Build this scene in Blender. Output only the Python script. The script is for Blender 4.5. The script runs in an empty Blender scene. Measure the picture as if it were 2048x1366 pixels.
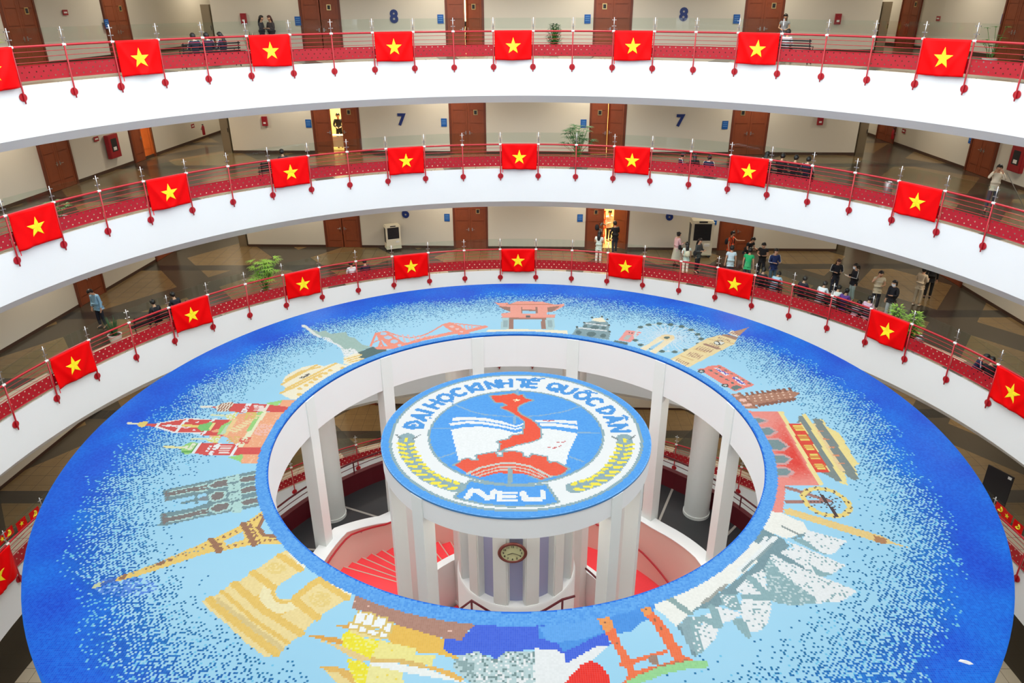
import bpy, bmesh, math, random
import numpy as np
from mathutils import Vector, Matrix

# ------------------------------------------------------------------ camera, sky, exposure
SC = bpy.context.scene
COL = SC.collection
R_ = math.radians
F_PX, PITCH, YAW, ROLL, CAM_Y = 1481.533, 0.4359412, -0.00564656, -0.00427226, -17.4394
_cp, _sp, _cy, _sy = math.cos(PITCH), math.sin(PITCH), math.cos(YAW), math.sin(YAW)
FW = Vector((_sy*_cp, _cy*_cp, -_sp)); _r = Vector((_cy, -_sy, 0)); _u = _r.cross(FW)
CR = math.cos(ROLL)*_r + math.sin(ROLL)*_u
CU = -math.sin(ROLL)*_r + math.cos(ROLL)*_u
CAM = Vector((0, CAM_Y, 0))
cd = bpy.data.cameras.new('camera'); cam = bpy.data.objects.new('camera', cd); COL.objects.link(cam)
cd.sensor_width = 36.0; cd.lens = 36.0*F_PX/2048; cd.clip_start = 0.1; cd.clip_end = 300
cam.matrix_world = Matrix(((CR.x, CU.x, -FW.x, CAM.x), (CR.y, CU.y, -FW.y, CAM.y), (CR.z, CU.z, -FW.z, CAM.z), (0, 0, 0, 1)))
SC.camera = cam
SC.view_settings.view_transform = 'Standard'; SC.view_settings.look = 'None'
SC.view_settings.gamma = 1; SC.view_settings.use_curve_mapping = False
SC.view_settings.exposure = 1.27
W = bpy.data.worlds.new('sky'); SC.world = W; W.use_nodes = True
bg = W.node_tree.nodes['Background']; bg.inputs[0].default_value = (0.90, 0.96, 1.0, 1); bg.inputs[1].default_value = 1.48
LAMP_W = 21      # watts of one corridor lamp

def ray(px, py): return FW + CR*((px-1024)/F_PX) - CU*((py-683)/F_PX)
def onz(px, py, z):                       # point of the horizontal plane z seen at that pixel
    d = ray(px, py); t = (z-CAM.z)/d.z; return CAM + d*t
def back(px, py, off=0.0):                # point on the rear corridor wall
    d = ray(px, py); t = (19.35-off-CAM.y-.035*CAM.x)/(d.y+.035*d.x); return CAM + d*t
def onx(px, py, X):
    d = ray(px, py); return CAM + d*((X-CAM.x)/d.x)

# ------------------------------------------------------------------ helpers
def lin(c):
    c = c/255.0
    return c/12.92 if c <= .04045 else ((c+.055)/1.055)**2.4
def rgb(r, g, b, k=1.0): return (lin(r)*k, lin(g)*k, lin(b)*k, 1)
def mat(name, col, rough=.5, metal=0, spec=.5, noise=0, nscale=6, trans=0, ior=1.45, emit=None, estr=0, bump=0, bscale=60):
    m = bpy.data.materials.new(name); m.use_nodes = True; nt = m.node_tree; b = nt.nodes['Principled BSDF']
    b.inputs['Base Color'].default_value = col; b.inputs['Roughness'].default_value = rough
    b.inputs['Metallic'].default_value = metal; b.inputs['Specular IOR Level'].default_value = spec
    if emit: b.inputs['Emission Color'].default_value = emit; b.inputs['Emission Strength'].default_value = estr
    tc = nt.nodes.new('ShaderNodeTexCoord')
    if noise:
        n = nt.nodes.new('ShaderNodeTexNoise'); n.inputs['Scale'].default_value = nscale; n.inputs['Detail'].default_value = 4
        nt.links.new(tc.outputs['Object'], n.inputs['Vector'])
        mx = nt.nodes.new('ShaderNodeMix'); mx.data_type = 'RGBA'
        mx.inputs[6].default_value = tuple(c*(1-noise) for c in col[:3])+(1,); mx.inputs[7].default_value = tuple(min(1, c*(1+noise)) for c in col[:3])+(1,)
        nt.links.new(n.outputs['Fac'], mx.inputs[0]); nt.links.new(mx.outputs[2], b.inputs['Base Color'])
    if bump:
        n2 = nt.nodes.new('ShaderNodeTexNoise'); n2.inputs['Scale'].default_value = bscale
        nt.links.new(tc.outputs['Object'], n2.inputs['Vector'])
        bp = nt.nodes.new('ShaderNodeBump'); bp.inputs['Strength'].default_value = bump; bp.inputs['Distance'].default_value = .01
        nt.links.new(n2.outputs['Fac'], bp.inputs['Height']); nt.links.new(bp.outputs[0], b.inputs['Normal'])
    return m
def tag(o, label=None, cat=None, group=None, kind=None):
    if label: o['label'] = label
    if cat: o['category'] = cat
    if group: o['group'] = group
    if kind: o['kind'] = kind
    return o
def empty(name, loc=(0, 0, 0), rz=0, label=None, cat=None, group=None, kind=None):
    o = bpy.data.objects.new(name, None); COL.objects.link(o); o.location = loc; o.rotation_euler = (0, 0, rz)
    o.empty_display_size = .2
    return tag(o, label, cat, group, kind)
def copy_tree(o, parent=None):
    c = o.copy(); COL.objects.link(c); c.parent = parent
    for ch in list(o.children): copy_tree(ch, c)
    return c
class MB:
    def __init__(s): s.v = []; s.f = []; s.m = []; s.cur = 0
    def add(s, vs, fs):
        o = len(s.v); s.v += [tuple(v) for v in vs]; s.f += [tuple(i+o for i in f) for f in fs]; s.m += [s.cur]*len(fs); return s
    def box(s, c, d, M=None):
        x, y, z = d[0]/2, d[1]/2, d[2]/2
        vs = [Vector((i*x, j*y, k*z)) for k in (-1, 1) for j in (-1, 1) for i in (-1, 1)]
        if M is not None: vs = [M @ v for v in vs]
        vs = [v+Vector(c) for v in vs]
        return s.add(vs, [(0, 2, 3, 1), (4, 5, 7, 6), (0, 1, 5, 4), (2, 6, 7, 3), (0, 4, 6, 2), (1, 3, 7, 5)])
    def tube(s, pts, r, n=8, closed=False, cap=True):
        pts = [Vector(p) for p in pts]; rr = r if isinstance(r, (list, tuple)) else [r]*len(pts)
        vs = []; up = None
        for i, p in enumerate(pts):
            a = pts[max(i-1, 0)]; b = pts[min(i+1, len(pts)-1)]; t = (b-a).normalized()
            if up is None:
                up = Vector((0, 0, 1)) if abs(t.z) < .9 else Vector((1, 0, 0))
            u = (up - t*up.dot(t)).normalized(); w = t.cross(u); up = u
            for k in range(n):
                an = 2*math.pi*k/n; vs.append(p+(u*math.cos(an)+w*math.sin(an))*rr[i])
        fs = []
        for i in range(len(pts)-1):
            for k in range(n):
                k2 = (k+1) % n; fs.append((i*n+k, i*n+k2, (i+1)*n+k2, (i+1)*n+k))
        if cap: fs += [tuple(reversed(range(n))), tuple(range((len(pts)-1)*n, len(pts)*n))]
        return s.add(vs, fs)
    def lathe(s, prof, c=(0, 0, 0), n=24, axis='z', cap=True):
        vs = []; fs = []
        for r, z in prof:
            for k in range(n):
                a = 2*math.pi*k/n
                v = (r*math.cos(a), r*math.sin(a), z) if axis == 'z' else (r*math.cos(a), z, r*math.sin(a))
                vs.append((v[0]+c[0], v[1]+c[1], v[2]+c[2]))
        m = len(prof)
        for i in range(m-1):
            for k in range(n):
                k2 = (k+1) % n; fs.append((i*n+k, i*n+k2, (i+1)*n+k2, (i+1)*n+k))
        if cap: fs += [tuple(reversed(range(n))), tuple(range((m-1)*n, m*n))]
        return s.add(vs, fs)
    def ring(s, prof, a0, a1, n):           # profile of (radius, z) swept round the axis of the atrium, angles from +y clockwise
        vs = []; fs = []; m = len(prof)
        for i in range(n+1):
            a = a0+(a1-a0)*i/n
            for r, z in prof: vs.append((r*math.sin(a), r*math.cos(a), z))
        full = abs(a1-a0-2*math.pi) < 1e-6
        for i in range(n):
            for k in range(m):
                k2 = (k+1) % m; fs.append((i*m+k, (i+1)*m+k, (i+1)*m+k2, i*m+k2))
        if not full: fs += [tuple(range(m)), tuple(reversed(range(n*m, (n+1)*m)))]
        return s.add(vs, fs)
    def build(s, name, mats, parent=None, smooth=False):
        me = bpy.data.meshes.new(name); me.from_pydata(s.v, [], s.f)
        if not isinstance(mats, (list, tuple)): mats = [mats]
        for m in mats: me.materials.append(m)
        me.polygons.foreach_set('material_index', s.m)
        if smooth: me.polygons.foreach_set('use_smooth', [True]*len(s.f))
        me.validate(); me.update()
        o = bpy.data.objects.new(name, me); COL.objects.link(o); o.parent = parent
        return o
def smooth_by_angle(o, ang=40):
    me = o.data; me.polygons.foreach_set('use_smooth', [True]*len(me.polygons))
    try: me.set_sharp_from_angle(angle=R_(ang))
    except Exception: pass
    return o
def text_mesh(txt, size, extrude=.01, offset=0.0, spacing=1.0):
    cu = bpy.data.curves.new('t', 'FONT'); cu.body = txt; cu.size = size; cu.extrude = extrude; cu.offset = offset
    cu.align_x = 'CENTER'; cu.align_y = 'CENTER'; cu.resolution_u = 3; cu.space_character = spacing
    o = bpy.data.objects.new('t', cu); COL.objects.link(o)
    dg = bpy.context.evaluated_depsgraph_get(); me = bpy.data.meshes.new_from_object(o.evaluated_get(dg))
    vs = [v.co.copy() for v in me.vertices]; fs = [tuple(p.vertices) for p in me.polygons]
    bpy.data.objects.remove(o); bpy.data.curves.remove(cu); bpy.data.meshes.remove(me)
    return vs, fs

# ------------------------------------------------------------------ levels (floor heights) and materials
ZF = {9: 2.38, 8: -2.38, 7: -7.0, 6: -11.84, 5: -16.55, 4: -21.3, 3: -26.0}
RA = 16.0
M = {}
M['white'] = mat('white_paint', (.80, .81, .80, 1), .55, noise=.02, nscale=.7)
M['column'] = mat('column_paint', (.76, .79, .76, 1), .5, noise=.02, nscale=1.2)
M['cream'] = mat('cream_wall', rgb(208, 201, 184), .55, noise=.03, nscale=.5)
M['skirt'] = mat('brown_skirting', rgb(70, 48, 36), .4)
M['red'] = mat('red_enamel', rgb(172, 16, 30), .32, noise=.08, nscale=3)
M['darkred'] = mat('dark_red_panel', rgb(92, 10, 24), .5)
M['steel'] = mat('steel', (.55, .55, .55, 1), .28, metal=1)
M['wood'] = mat('door_wood', rgb(132, 64, 34), .38, noise=.18, nscale=5)
M['wood_dark'] = mat('door_frame_wood', rgb(104, 48, 26), .4, noise=.15, nscale=5)
M['black'] = mat('black_plastic', rgb(26, 27, 30), .45)
M['darkmetal'] = mat('dark_metal', rgb(34, 32, 34), .4, metal=.3)
M['blue_sign'] = mat('blue_sign', rgb(12, 84, 160), .35)
M['navy'] = mat('navy_digit', rgb(16, 42, 110), .35)
M['white_plastic'] = mat('white_plastic', rgb(228, 226, 218), .4)
M['ceiling'] = mat('ceiling_paint', (.7, .69, .66, 1), .7)
M['yellowish'] = mat('warm_glass', rgb(235, 215, 120), .3)
M['bronze'] = mat('brushed_bronze', rgb(150, 136, 112), .35, metal=.7)
M['brass'] = mat('brass', (.72, .55, .25, 1), .3, metal=1)
M['pot'] = mat('white_pot', rgb(222, 220, 212), .35)
M['soil'] = mat('soil', rgb(60, 44, 32), .9, noise=.3, nscale=30)
M['carpet'] = mat('red_carpet', rgb(246, 66, 72), .85, noise=.06, nscale=20, bump=.3, bscale=200)
M['nosing'] = mat('step_nosing', rgb(208, 196, 176), .5)
M['dark_floor'] = mat('dark_floor_tile', rgb(52, 54, 56), .35, noise=.1, nscale=3)
M['pinkwall'] = mat('stair_wall', rgb(222, 200, 186), .5)
M['core_blue'] = mat('core_recess', rgb(158, 160, 194), .5)
M['bluepool'] = mat('mosaic_edge', rgb(20, 118, 235, .43), .5, spec=.1)

def glass_mat():
    m = bpy.data.materials.new('balustrade_glass'); m.use_nodes = True; nt = m.node_tree; nt.nodes.clear()
    out = nt.nodes.new('ShaderNodeOutputMaterial'); tr = nt.nodes.new('ShaderNodeBsdfTransparent'); tr.inputs[0].default_value = (.92, .965, .95, 1)
    gl = nt.nodes.new('ShaderNodeBsdfGlossy'); gl.inputs['Roughness'].default_value = .03
    fr = nt.nodes.new('ShaderNodeFresnel'); fr.inputs[0].default_value = 1.5
    ge = nt.nodes.new('ShaderNodeNewGeometry'); fb = nt.nodes.new('ShaderNodeMath'); fb.operation = 'SUBTRACT'; fb.inputs[0].default_value = 1; nt.links.new(ge.outputs['Backfacing'], fb.inputs[1])
    fm = nt.nodes.new('ShaderNodeMath'); fm.operation = 'MULTIPLY'; nt.links.new(fr.outputs[0], fm.inputs[0]); nt.links.new(fb.outputs[0], fm.inputs[1])
    mx = nt.nodes.new('ShaderNodeMixShader'); nt.links.new(fm.outputs[0], mx.inputs[0]); nt.links.new(tr.outputs[0], mx.inputs[1]); nt.links.new(gl.outputs[0], mx.inputs[2])
    nt.links.new(mx.outputs[0], out.inputs[0]); return m
M['glass'] = glass_mat()

def perf_mat():                            # red sheet with staggered round holes punched through it
    m = mat('perforated_red', rgb(168, 20, 34), .35, noise=.06, nscale=3); nt = m.node_tree; b = nt.nodes['Principled BSDF']
    uv = nt.nodes.new('ShaderNodeUVMap'); sx = nt.nodes.new('ShaderNodeSeparateXYZ'); nt.links.new(uv.outputs[0], sx.inputs[0])
    def mth(op, a, b_=None, c=None):
        n = nt.nodes.new('ShaderNodeMath'); n.operation = op
        for i, v in enumerate((a, b_, c)):
            if v is None: continue
            if isinstance(v, (int, float)): n.inputs[i].default_value = v
            else: nt.links.new(v, n.inputs[i])
        return n.outputs[0]
    P, Q = .235, .142
    row = mth('FLOOR', mth('DIVIDE', sx.outputs[1], Q))
    off = mth('MULTIPLY', mth('FLOORED_MODULO', row, 2.0), P/2)
    fx = mth('SUBTRACT', mth('FLOORED_MODULO', mth('ADD', sx.outputs[0], off), P), P/2)
    fy = mth('SUBTRACT', mth('FLOORED_MODULO', sx.outputs[1], Q), Q/2)
    d = mth('SQRT', mth('ADD', mth('MULTIPLY', fx, fx), mth('MULTIPLY', fy, fy)))
    hole = mth('LESS_THAN', d, .023)
    tr = nt.nodes.new('ShaderNodeBsdfTransparent'); mx = nt.nodes.new('ShaderNodeMixShader')
    out = nt.nodes['Material Output']
    nt.links.new(hole, mx.inputs[0]); nt.links.new(b.outputs[0], mx.inputs[1]); nt.links.new(tr.outputs[0], mx.inputs[2]); nt.links.new(mx.outputs[0], out.inputs[0])
    return m
M['perf'] = perf_mat()

def floor_mat():                           # polished stone floor: brown panels, darker diagonal and straight bands
    m = mat('stone_floor', rgb(150, 130, 100), .22, spec=.5); nt = m.node_tree; b = nt.nodes['Principled BSDF']
    tc = nt.nodes.new('ShaderNodeTexCoord'); sx = nt.nodes.new('ShaderNodeSeparateXYZ'); nt.links.new(tc.outputs['Object'], sx.inputs[0])
    X, Y = sx.outputs[0], sx.outputs[1]
    def mth(op, a, b_=None):
        n = nt.nodes.new('ShaderNodeMath'); n.operation = op
        for i, v in enumerate((a, b_)):
            if v is None: continue
            if isinstance(v, (int, float)): n.inputs[i].default_value = v
            else: nt.links.new(v, n.inputs[i])
        return n.outputs[0]
    def band(v, per, w, sh=0):
        f = mth('FLOORED_MODULO', mth('ADD', v, sh+100*per), per); return mth('LESS_THAN', f, w)
    ax = mth('ABSOLUTE', X)
    d1 = band(mth('ADD', ax, mth('MULTIPLY', Y, .75)), 6.2, 1.9, 1.0)
    d2 = band(mth('SUBTRACT', ax, mth('MULTIPLY', Y, .75)), 6.2, 1.9, 3.2)
    h = band(Y, 5.9, .75, 1.6)
    dark = mth('MAXIMUM', d1, d2)
    n = nt.nodes.new('ShaderNodeTexNoise'); n.inputs['Scale'].default_value = 2.2; n.inputs['Detail'].default_value = 5; nt.links.new(tc.outputs['Object'], n.inputs['Vector'])
    def mix(f, a, bb):
        x = nt.nodes.new('ShaderNodeMix'); x.data_type = 'RGBA'
        for i, v in ((0, f), (6, a), (7, bb)):
            if isinstance(v, tuple): x.inputs[i].default_value = v
            else: nt.links.new(v, x.inputs[i])
        return x.outputs[2]
    tan = mix(n.outputs['Fac'], rgb(112, 90, 58), rgb(132, 108, 72))
    c = mix(dark, tan, rgb(70, 62, 50)); c = mix(h, c, rgb(60, 54, 46)); 
    c = mix(mth('MULTIPLY', h, dark), c, rgb(40, 38, 36))
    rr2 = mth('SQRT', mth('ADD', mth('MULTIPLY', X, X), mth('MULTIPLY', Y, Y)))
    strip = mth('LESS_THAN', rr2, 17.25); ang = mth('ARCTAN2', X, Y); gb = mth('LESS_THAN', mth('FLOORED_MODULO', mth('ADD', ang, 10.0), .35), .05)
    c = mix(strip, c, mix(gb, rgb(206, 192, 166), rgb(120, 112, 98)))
    tile = mth('MAXIMUM', mth('LESS_THAN', mth('FLOORED_MODULO', mth('ADD', X, 60.0), .6), .012), mth('LESS_THAN', mth('FLOORED_MODULO', mth('ADD', Y, 60.0), .6), .012))
    c = mix(tile, c, rgb(66, 58, 46)); nt.links.new(c, b.inputs['Base Color']); return m
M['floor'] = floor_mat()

# ------------------------------------------------------------------ building shell
def wy(x): return 19.35-.035*x
A0, A1 = R_(-180), R_(180)
def slab_outline(a):                        # point where the ray at angle a meets the outer walls
    s, c = math.sin(a), math.cos(a)
    t = min((20.3/abs(s)) if abs(s) > 1e-6 else 1e9, (33/c if c > 1e-6 else 1e9), (22.5/-c if c < -1e-6 else 1e9))
    return (t*s, t*c)
for L in (9, 8, 7, 6, 5, 4):
    z = ZF[L]; n = 180
    b = MB()                                # slab with fascia: front face, canted lower lip, soffit
    vs = []; 
    for i in range(n+1):
        a = A0+(A1-A0)*i/n; s, c = math.sin(a), math.cos(a); ox, oy = slab_outline(a)
        for r, zz in ((RA, z-.012), (RA, z-1.5), (RA+.34, z-1.82), (RA+.5, z-1.82), (RA+.5, z-.6)): vs.append((r*s, r*c, zz))
        vs.append((ox, oy, z-.6)); vs.append((ox, oy, z-.012))
    m = 7; fs = []
    for i in range(n):
        for k in range(m):
            k2 = (k+1) % m; fs.append((i*m+k, (i+1)*m+k, (i+1)*m+k2, i*m+k2))
    b.add(vs, fs); o = b.build('floor_slab', M['white']); tag(o, kind='structure'); smooth_by_angle(o, 30)
    if L < 9:                               # stone finish laid on the slab
        vs = []; fs = []
        for i in range(n+1):
            a = A0+(A1-A0)*i/n; s, c = math.sin(a), math.cos(a); ox, oy = slab_outline(a)
            vs += [((RA+.05)*s, (RA+.05)*c, z), (ox, oy, z), ((RA+.05)*s, (RA+.05)*c, z-.012)]
        for i in range(n): fs += [(3*i, 3*i+3, 3*i+4, 3*i+1), (3*i, 3*i+2, 3*i+5, 3*i+3)]
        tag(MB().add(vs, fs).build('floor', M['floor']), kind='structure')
    H = ZF[L+1]-.6-z if L < 9 else 3
# ground floor
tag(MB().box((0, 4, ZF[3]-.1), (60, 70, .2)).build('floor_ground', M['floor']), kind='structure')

DOORS = [(-9.9, -8.0), (-3.2, -1.42), (3.55, 5.3), (10.3, 12.05)]
def doors_of(L):
    d = list(DOORS)
    if L == 7: d[0] = (-9.9, -7.55)
    if L == 6: d[2] = (3.55, 5.75)
    return d
TH = .2; DH = 2.75
def wall_strip(b, x0, x1, z0, z1):          # piece of the slightly turned rear wall
    y0, y1 = wy(x0), wy(x1)
    b.add([(x0, y0, z0), (x1, y1, z0), (x1, y1+TH, z0), (x0, y0+TH, z0), (x0, y0, z1), (x1, y1, z1), (x1, y1+TH, z1), (x0, y0+TH, z1)],
          [(0, 3, 2, 1), (4, 5, 6, 7), (0, 1, 5, 4), (1, 2, 6, 5), (2, 3, 7, 6), (3, 0, 4, 7)])
XL, XR = -14.0, 16.3
for L in (8, 7, 6, 5, 4, 3):
    z = ZF[L]; top = ZF[L+1]-.6
    b = MB(); xs = [XL]+[v for d in doors_of(L) for v in d]+[XR]
    for i in range(0, len(xs), 2): wall_strip(b, xs[i], xs[i+1], z, top)
    for d in doors_of(L): wall_strip(b, d[0], d[1], z+DH, top)
    # return walls into the corner corridors
    b.box((XL+.1, wy(XL)+6.9, (z+top)/2), (.2, 13.4, top-z)); b.box((XR-.1, wy(XR)+7.3, (z+top)/2), (.2, 14.2, top-z))
    tag(b.build('wall_back', M['cream']), kind='structure')
    sk = MB()
    for i in range(0, len(xs), 2):
        x0, x1 = xs[i], xs[i+1]; sk.add([(x0, wy(x0)-.015, z), (x1, wy(x1)-.015, z), (x1, wy(x1), z), (x0, wy(x0), z), (x0, wy(x0)-.015, z+.13), (x1, wy(x1)-.015, z+.13), (x1, wy(x1), z+.13), (x0, wy(x0), z+.13)],
          [(0, 3, 2, 1), (4, 5, 6, 7), (0, 1, 5, 4), (1, 2, 6, 5), (2, 3, 7, 6), (3, 0, 4, 7)])
    tag(sk.build('baseboard_back', M['skirt']), kind='structure')
    for side, xa, xb in (('left', -18.95, -16.75), ('right', 20.1, 19.35)):
        s = -1 if side == 'left' else 1
        y0, y1 = (7., 27.) if side == 'left' else (8., 27.)
        def xx(y): return xa+(xb-xa)*(y-y0)/(y1-y0)
        ya, yb = -22.4, 32.
        b = MB(); segs = [(ya, yb, z)]
        if L == 7 and side == 'left': segs = [(ya, 17.5, z), (17.5, 19.2, z+DH), (19.2, yb, z)]
        for ya, yb, zb_ in segs: b.add([(xx(ya), ya, zb_), (xx(yb), yb, zb_), (xx(yb)+s*.2, yb, zb_), (xx(ya)+s*.2, ya, zb_), (xx(ya), ya, top), (xx(yb), yb, top), (xx(yb)+s*.2, yb, top), (xx(ya)+s*.2, ya, top)],
              [(0, 3, 2, 1), (4, 5, 6, 7), (0, 1, 5, 4), (1, 2, 6, 5), (2, 3, 7, 6), (3, 0, 4, 7)])
        ya, yb = -22.4, 32.
        tag(b.build('wall_'+side, M['cream']), kind='structure')
        b = MB(); e = -s*.015
        b.add([(xx(ya)+e, ya, z), (xx(yb)+e, yb, z), (xx(yb), yb, z), (xx(ya), ya, z), (xx(ya)+e, ya, z+.13), (xx(yb)+e, yb, z+.13), (xx(yb), yb, z+.13), (xx(ya), ya, z+.13)],
              [(0, 3, 2, 1), (4, 5, 6, 7), (0, 1, 5, 4), (1, 2, 6, 5), (2, 3, 7, 6), (3, 0, 4, 7)])
        tag(b.build('baseboard_'+side, M['skirt']), kind='structure')
    tag(MB().box((0, 32.1, (z+top)/2), (42, .2, top-z)).build('wall_corridor_end', M['cream']), kind='structure')
    if L >= 5:      # near side of the floor, behind and beside the viewer's balcony
        tag(MB().box((0, -22.4, (z+top)/2), (40.6, .2, top-z)).build('wall_near', M['cream']), kind='structure')

def sidewall_x(side, y):
    return -18.95+2.2*(y-7)/20 if side == 'left' else 20.1-.75*(y-8)/19
def sidewall_rot(side): return math.atan2(2.2, 20) if side == 'left' else math.atan2(-.75, 19)

# corridor lamps: recessed round downlights under every slab
def ceiling_lamps():
    m_em = mat('lamp_diffuser', (1, .93, .8, 1), .4, emit=(1, .86, .66, 1), estr=14)
    root = empty('ceiling_light', (0, 0, 0)); MB().lathe([(.13, 0), (.13, -.03), (.10, -.03)]).build('trim_ring', M['white_plastic'], root)
    MB().lathe([(.10, -.022), (.10, -.032)]).build('diffuser', m_em, root)
    first = True
    spots = [(-10.5, 18.1), (-3.5, 17.9), (3.5, 17.8), (11.2, 17.3), (-15.6, 17.5), (18., 17), (-17, 9.5), (18.2, 9.5), (-15.6, 25), (18, 25)]
    for L in (8, 7, 6, 5, 4):
        for i, (x, y) in enumerate(spots):
            zc = ZF[L+1]-.6
            o = root if first else copy_tree(root)
            first = False
            o.location = (x, y, zc)
            tag(o, 'round recessed ceiling light over the walkway of storey %d, %s' % (L, ('left end', 'left of centre', 'right of centre', 'right end', 'left corner', 'right corner', 'left side', 'right side', 'left rear corridor', 'right rear corridor')[i]), 'ceiling light', 'downlights of the walkways')
            ld = bpy.data.lights.new('downlight', 'AREA'); ld.shape = 'DISK'; ld.size = .5; ld.energy = LAMP_W; ld.color = (1, .90, .76)
            lo = bpy.data.objects.new('downlight_lamp', ld); COL.objects.link(lo); lo.parent = o; lo.location = (0, 0, -.05)
ceiling_lamps()

# ------------------------------------------------------------------ doors
door_no = [0]
def leaf(name, w, h, win, hinge, parent, mirror=1):
    """one door leaf hinged at its local origin, running along +x * mirror"""
    b = MB(); x = mirror*w/2
    b.box((x, 0, h/2), (w, .045, h))
    for zz in (.35, 1.45, 2.05):
        for e in (-1, 1): b.box((x, -.026, zz), (w*.78, .008, .018))
    for e in (-1, 1):
        b.box((x+e*w*.36, -.026, h/2), (.018, .008, h*.92))
    o = b.build('door_leaf', M['wood'], parent); o.location = hinge
    if win:
        f = MB().box((x, -.03, 1.95), (.2, .02, .24)).build('viewing_window', M['brass'], o)
        MB().box((x, -.043, 1.95), (.13, .006, .17)).build('pane', M['black'], f)
    hb = MB(); hb.tube([(mirror*(w-.09), -.03, 1.0), (mirror*(w-.09), -.08, 1.0), (mirror*(w-.22), -.08, 1.0)], .012, 6)
    hb.box((mirror*(w-.09), -.028, 1.0), (.05, .012, .16)); hb.build('door_handle', M['steel'], o)
    return o
def door(x0, x1, y, z, rot, open_l=0, open_r=0, win='r'):
    door_no[0] += 1; w = (x1-x0) if x1 is not None else 1.8
    root = empty('door_%d' % door_no[0], (x0, y, z), rot); root['kind'] = 'structure'
    f = MB(); f.box((.05, .08, DH/2), (.1, .26, DH)); f.box((w-.05, .08, DH/2), (.1, .26, DH)); f.box((w/2, .08, DH-.05), (w-.2, .26, .1))
    f.build('door_frame', M['wood_dark'], root)
    lw = min((w-.2)/2-.004, .83)
    l = leaf('l', lw, DH-.11, win in 'lb', (.1, 0, .01), root, 1); l.rotation_euler[2] = open_l
    r = leaf('r', lw, DH-.11, win in 'rb', (w-.1, 0, .01), root, -1); r.rotation_euler[2] = -open_r
    return root
rw = math.atan2(-.035, 1)
opens = {(8, 1): (0.0, .35, 'r'), (8, 2): (0, 0, 'l'), (7, 0): (0, .15, 'r'), (7, 2): (0, .3, 'l'), (6, 2): (0, .75, 'l'), (7, 3): (0, 0, 'l')}
for L in (8, 7, 6, 5, 4):
    for i, (x0, x1) in enumerate(doors_of(L)):
        ol, orr, wn = opens.get((L, i), (0, 0, 'r'))
        door(x0, x1, wy(x0)+.03, ZF[L], rw, ol, orr, wn)
for L in (8, 7, 6):
    a = sidewall_rot('left')
    for y in (11.5, 17.4):
        d = door(sidewall_x('left', y+1.9), None, y+1.9, ZF[L], 0, 0, 1.35 if (L == 7 and y > 17) else 0); d.location.x = sidewall_x('left', y)+.03; d.location.y = y; d.rotation_euler[2] = R_(90)-a
    for y in (15.4, 23.5):
        d = door(0, None, y, ZF[L], 0); d.location = (sidewall_x('right', y)-.03, y, ZF[L]); d.rotation_euler[2] = R_(-90)-sidewall_rot('right')

# lit rooms behind the open doors
M['room'] = mat('room_paint', rgb(236, 214, 160), .6)
def room(L, x0, x1, power, warm):
    z = ZF[L]; b = MB(); y0 = wy((x0+x1)/2)+.25; xa, xb = x0-1.2, x1+1.2
    b.add([(xa, y0, z+.005), (xb, y0, z+.005), (xb, y0+3.2, z+.005), (xa, y0+3.2, z+.005), (xa, y0, z+3.2), (xb, y0, z+3.2), (xb, y0+3.2, z+3.2), (xa, y0+3.2, z+3.2)],
          [(0, 1, 2, 3), (4, 7, 6, 5), (1, 5, 6, 2), (2, 6, 7, 3), (3, 7, 4, 0)])
    tag(b.build('wall_classroom', M['room']), kind='structure')
    ld = bpy.data.lights.new('room_lamp', 'AREA'); ld.size = 1.2; ld.energy = power; ld.color = warm
    lo = bpy.data.objects.new('room_lamp', ld); COL.objects.link(lo); lo.location = ((x0+x1)/2, y0+1.4, z+3.1)
def side_room():
    z = ZF[7]; b = MB(); xo = -17.95; x1 = -21.2
    b.add([(xo, 16.8, z+.005), (x1, 16.8, z+.005), (x1, 20.2, z+.005), (xo, 20.2, z+.005), (xo, 16.8, z+3.2), (x1, 16.8, z+3.2), (x1, 20.2, z+3.2), (xo, 20.2, z+3.2)], [(0, 1, 2, 3), (4, 7, 6, 5), (0, 4, 5, 1), (1, 5, 6, 2), (2, 6, 7, 3)])
    tag(b.build('wall_side_room', M['room']), kind='structure')
    ld = bpy.data.lights.new('room_lamp', 'AREA'); ld.size = 1; ld.energy = 110; ld.color = (1, .72, .34)
    lo = bpy.data.objects.new('room_lamp', ld); COL.objects.link(lo); lo.location = (-19.6, 18.5, z+3.1)
side_room()
room(7, -9.9, -7.55, 95, (1, .86, .55)); room(7, 3.55, 5.3, 90, (1, .8, .5)); room(6, 3.55, 5.75, 110, (1, .78, .45)); room(8, -3.2, -1.42, 120, (.9, .95, 1))

# ------------------------------------------------------------------ railings
ANG = {8: [-68.39, -62.28, -56.45, -50.73, -44.92, -39.01, -33.03, -27.14, -21.18, -15.22, -9.28, -3.3, 2.69, 8.63, 14.66, 20.64, 26.63, 32.6, 38.6, 44.62, 50.68, 56.81, 62.89, 69.1],
       7: [-74.41, -68.29, -62.3, -56.32, -50.35, -44.37, -38.4, -32.47, -26.5, -20.48, -14.48, -8.44, -2.4, 3.65, 9.68, 15.67, 21.53, 27.59, 33.58, 39.55, 45.56, 51.6, 57.61, 63.74, 69.93],
       6: [-80.76, -74.63, -68.55, -62.57, -56.6, -50.58, -44.67, -38.73, -32.81, -26.79, -20.79, -14.74, -8.7, -2.62, 3.44, 9.53, 15.56, 21.61, 27.67, 33.66, 39.65, 45.63, 51.68, 57.61, 63.66, 69.93, 76.11]}
for L in ANG:
    a = ANG[L]; ANG[L] = [a[0]-6*k for k in (3, 2, 1)]+a+[a[-1]+6*k for k in (1, 2, 3)]
ANG[5] = [-99+6*k for k in range(33)]
ANG[4] = [-66+6*k for k in range(22)]
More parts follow.
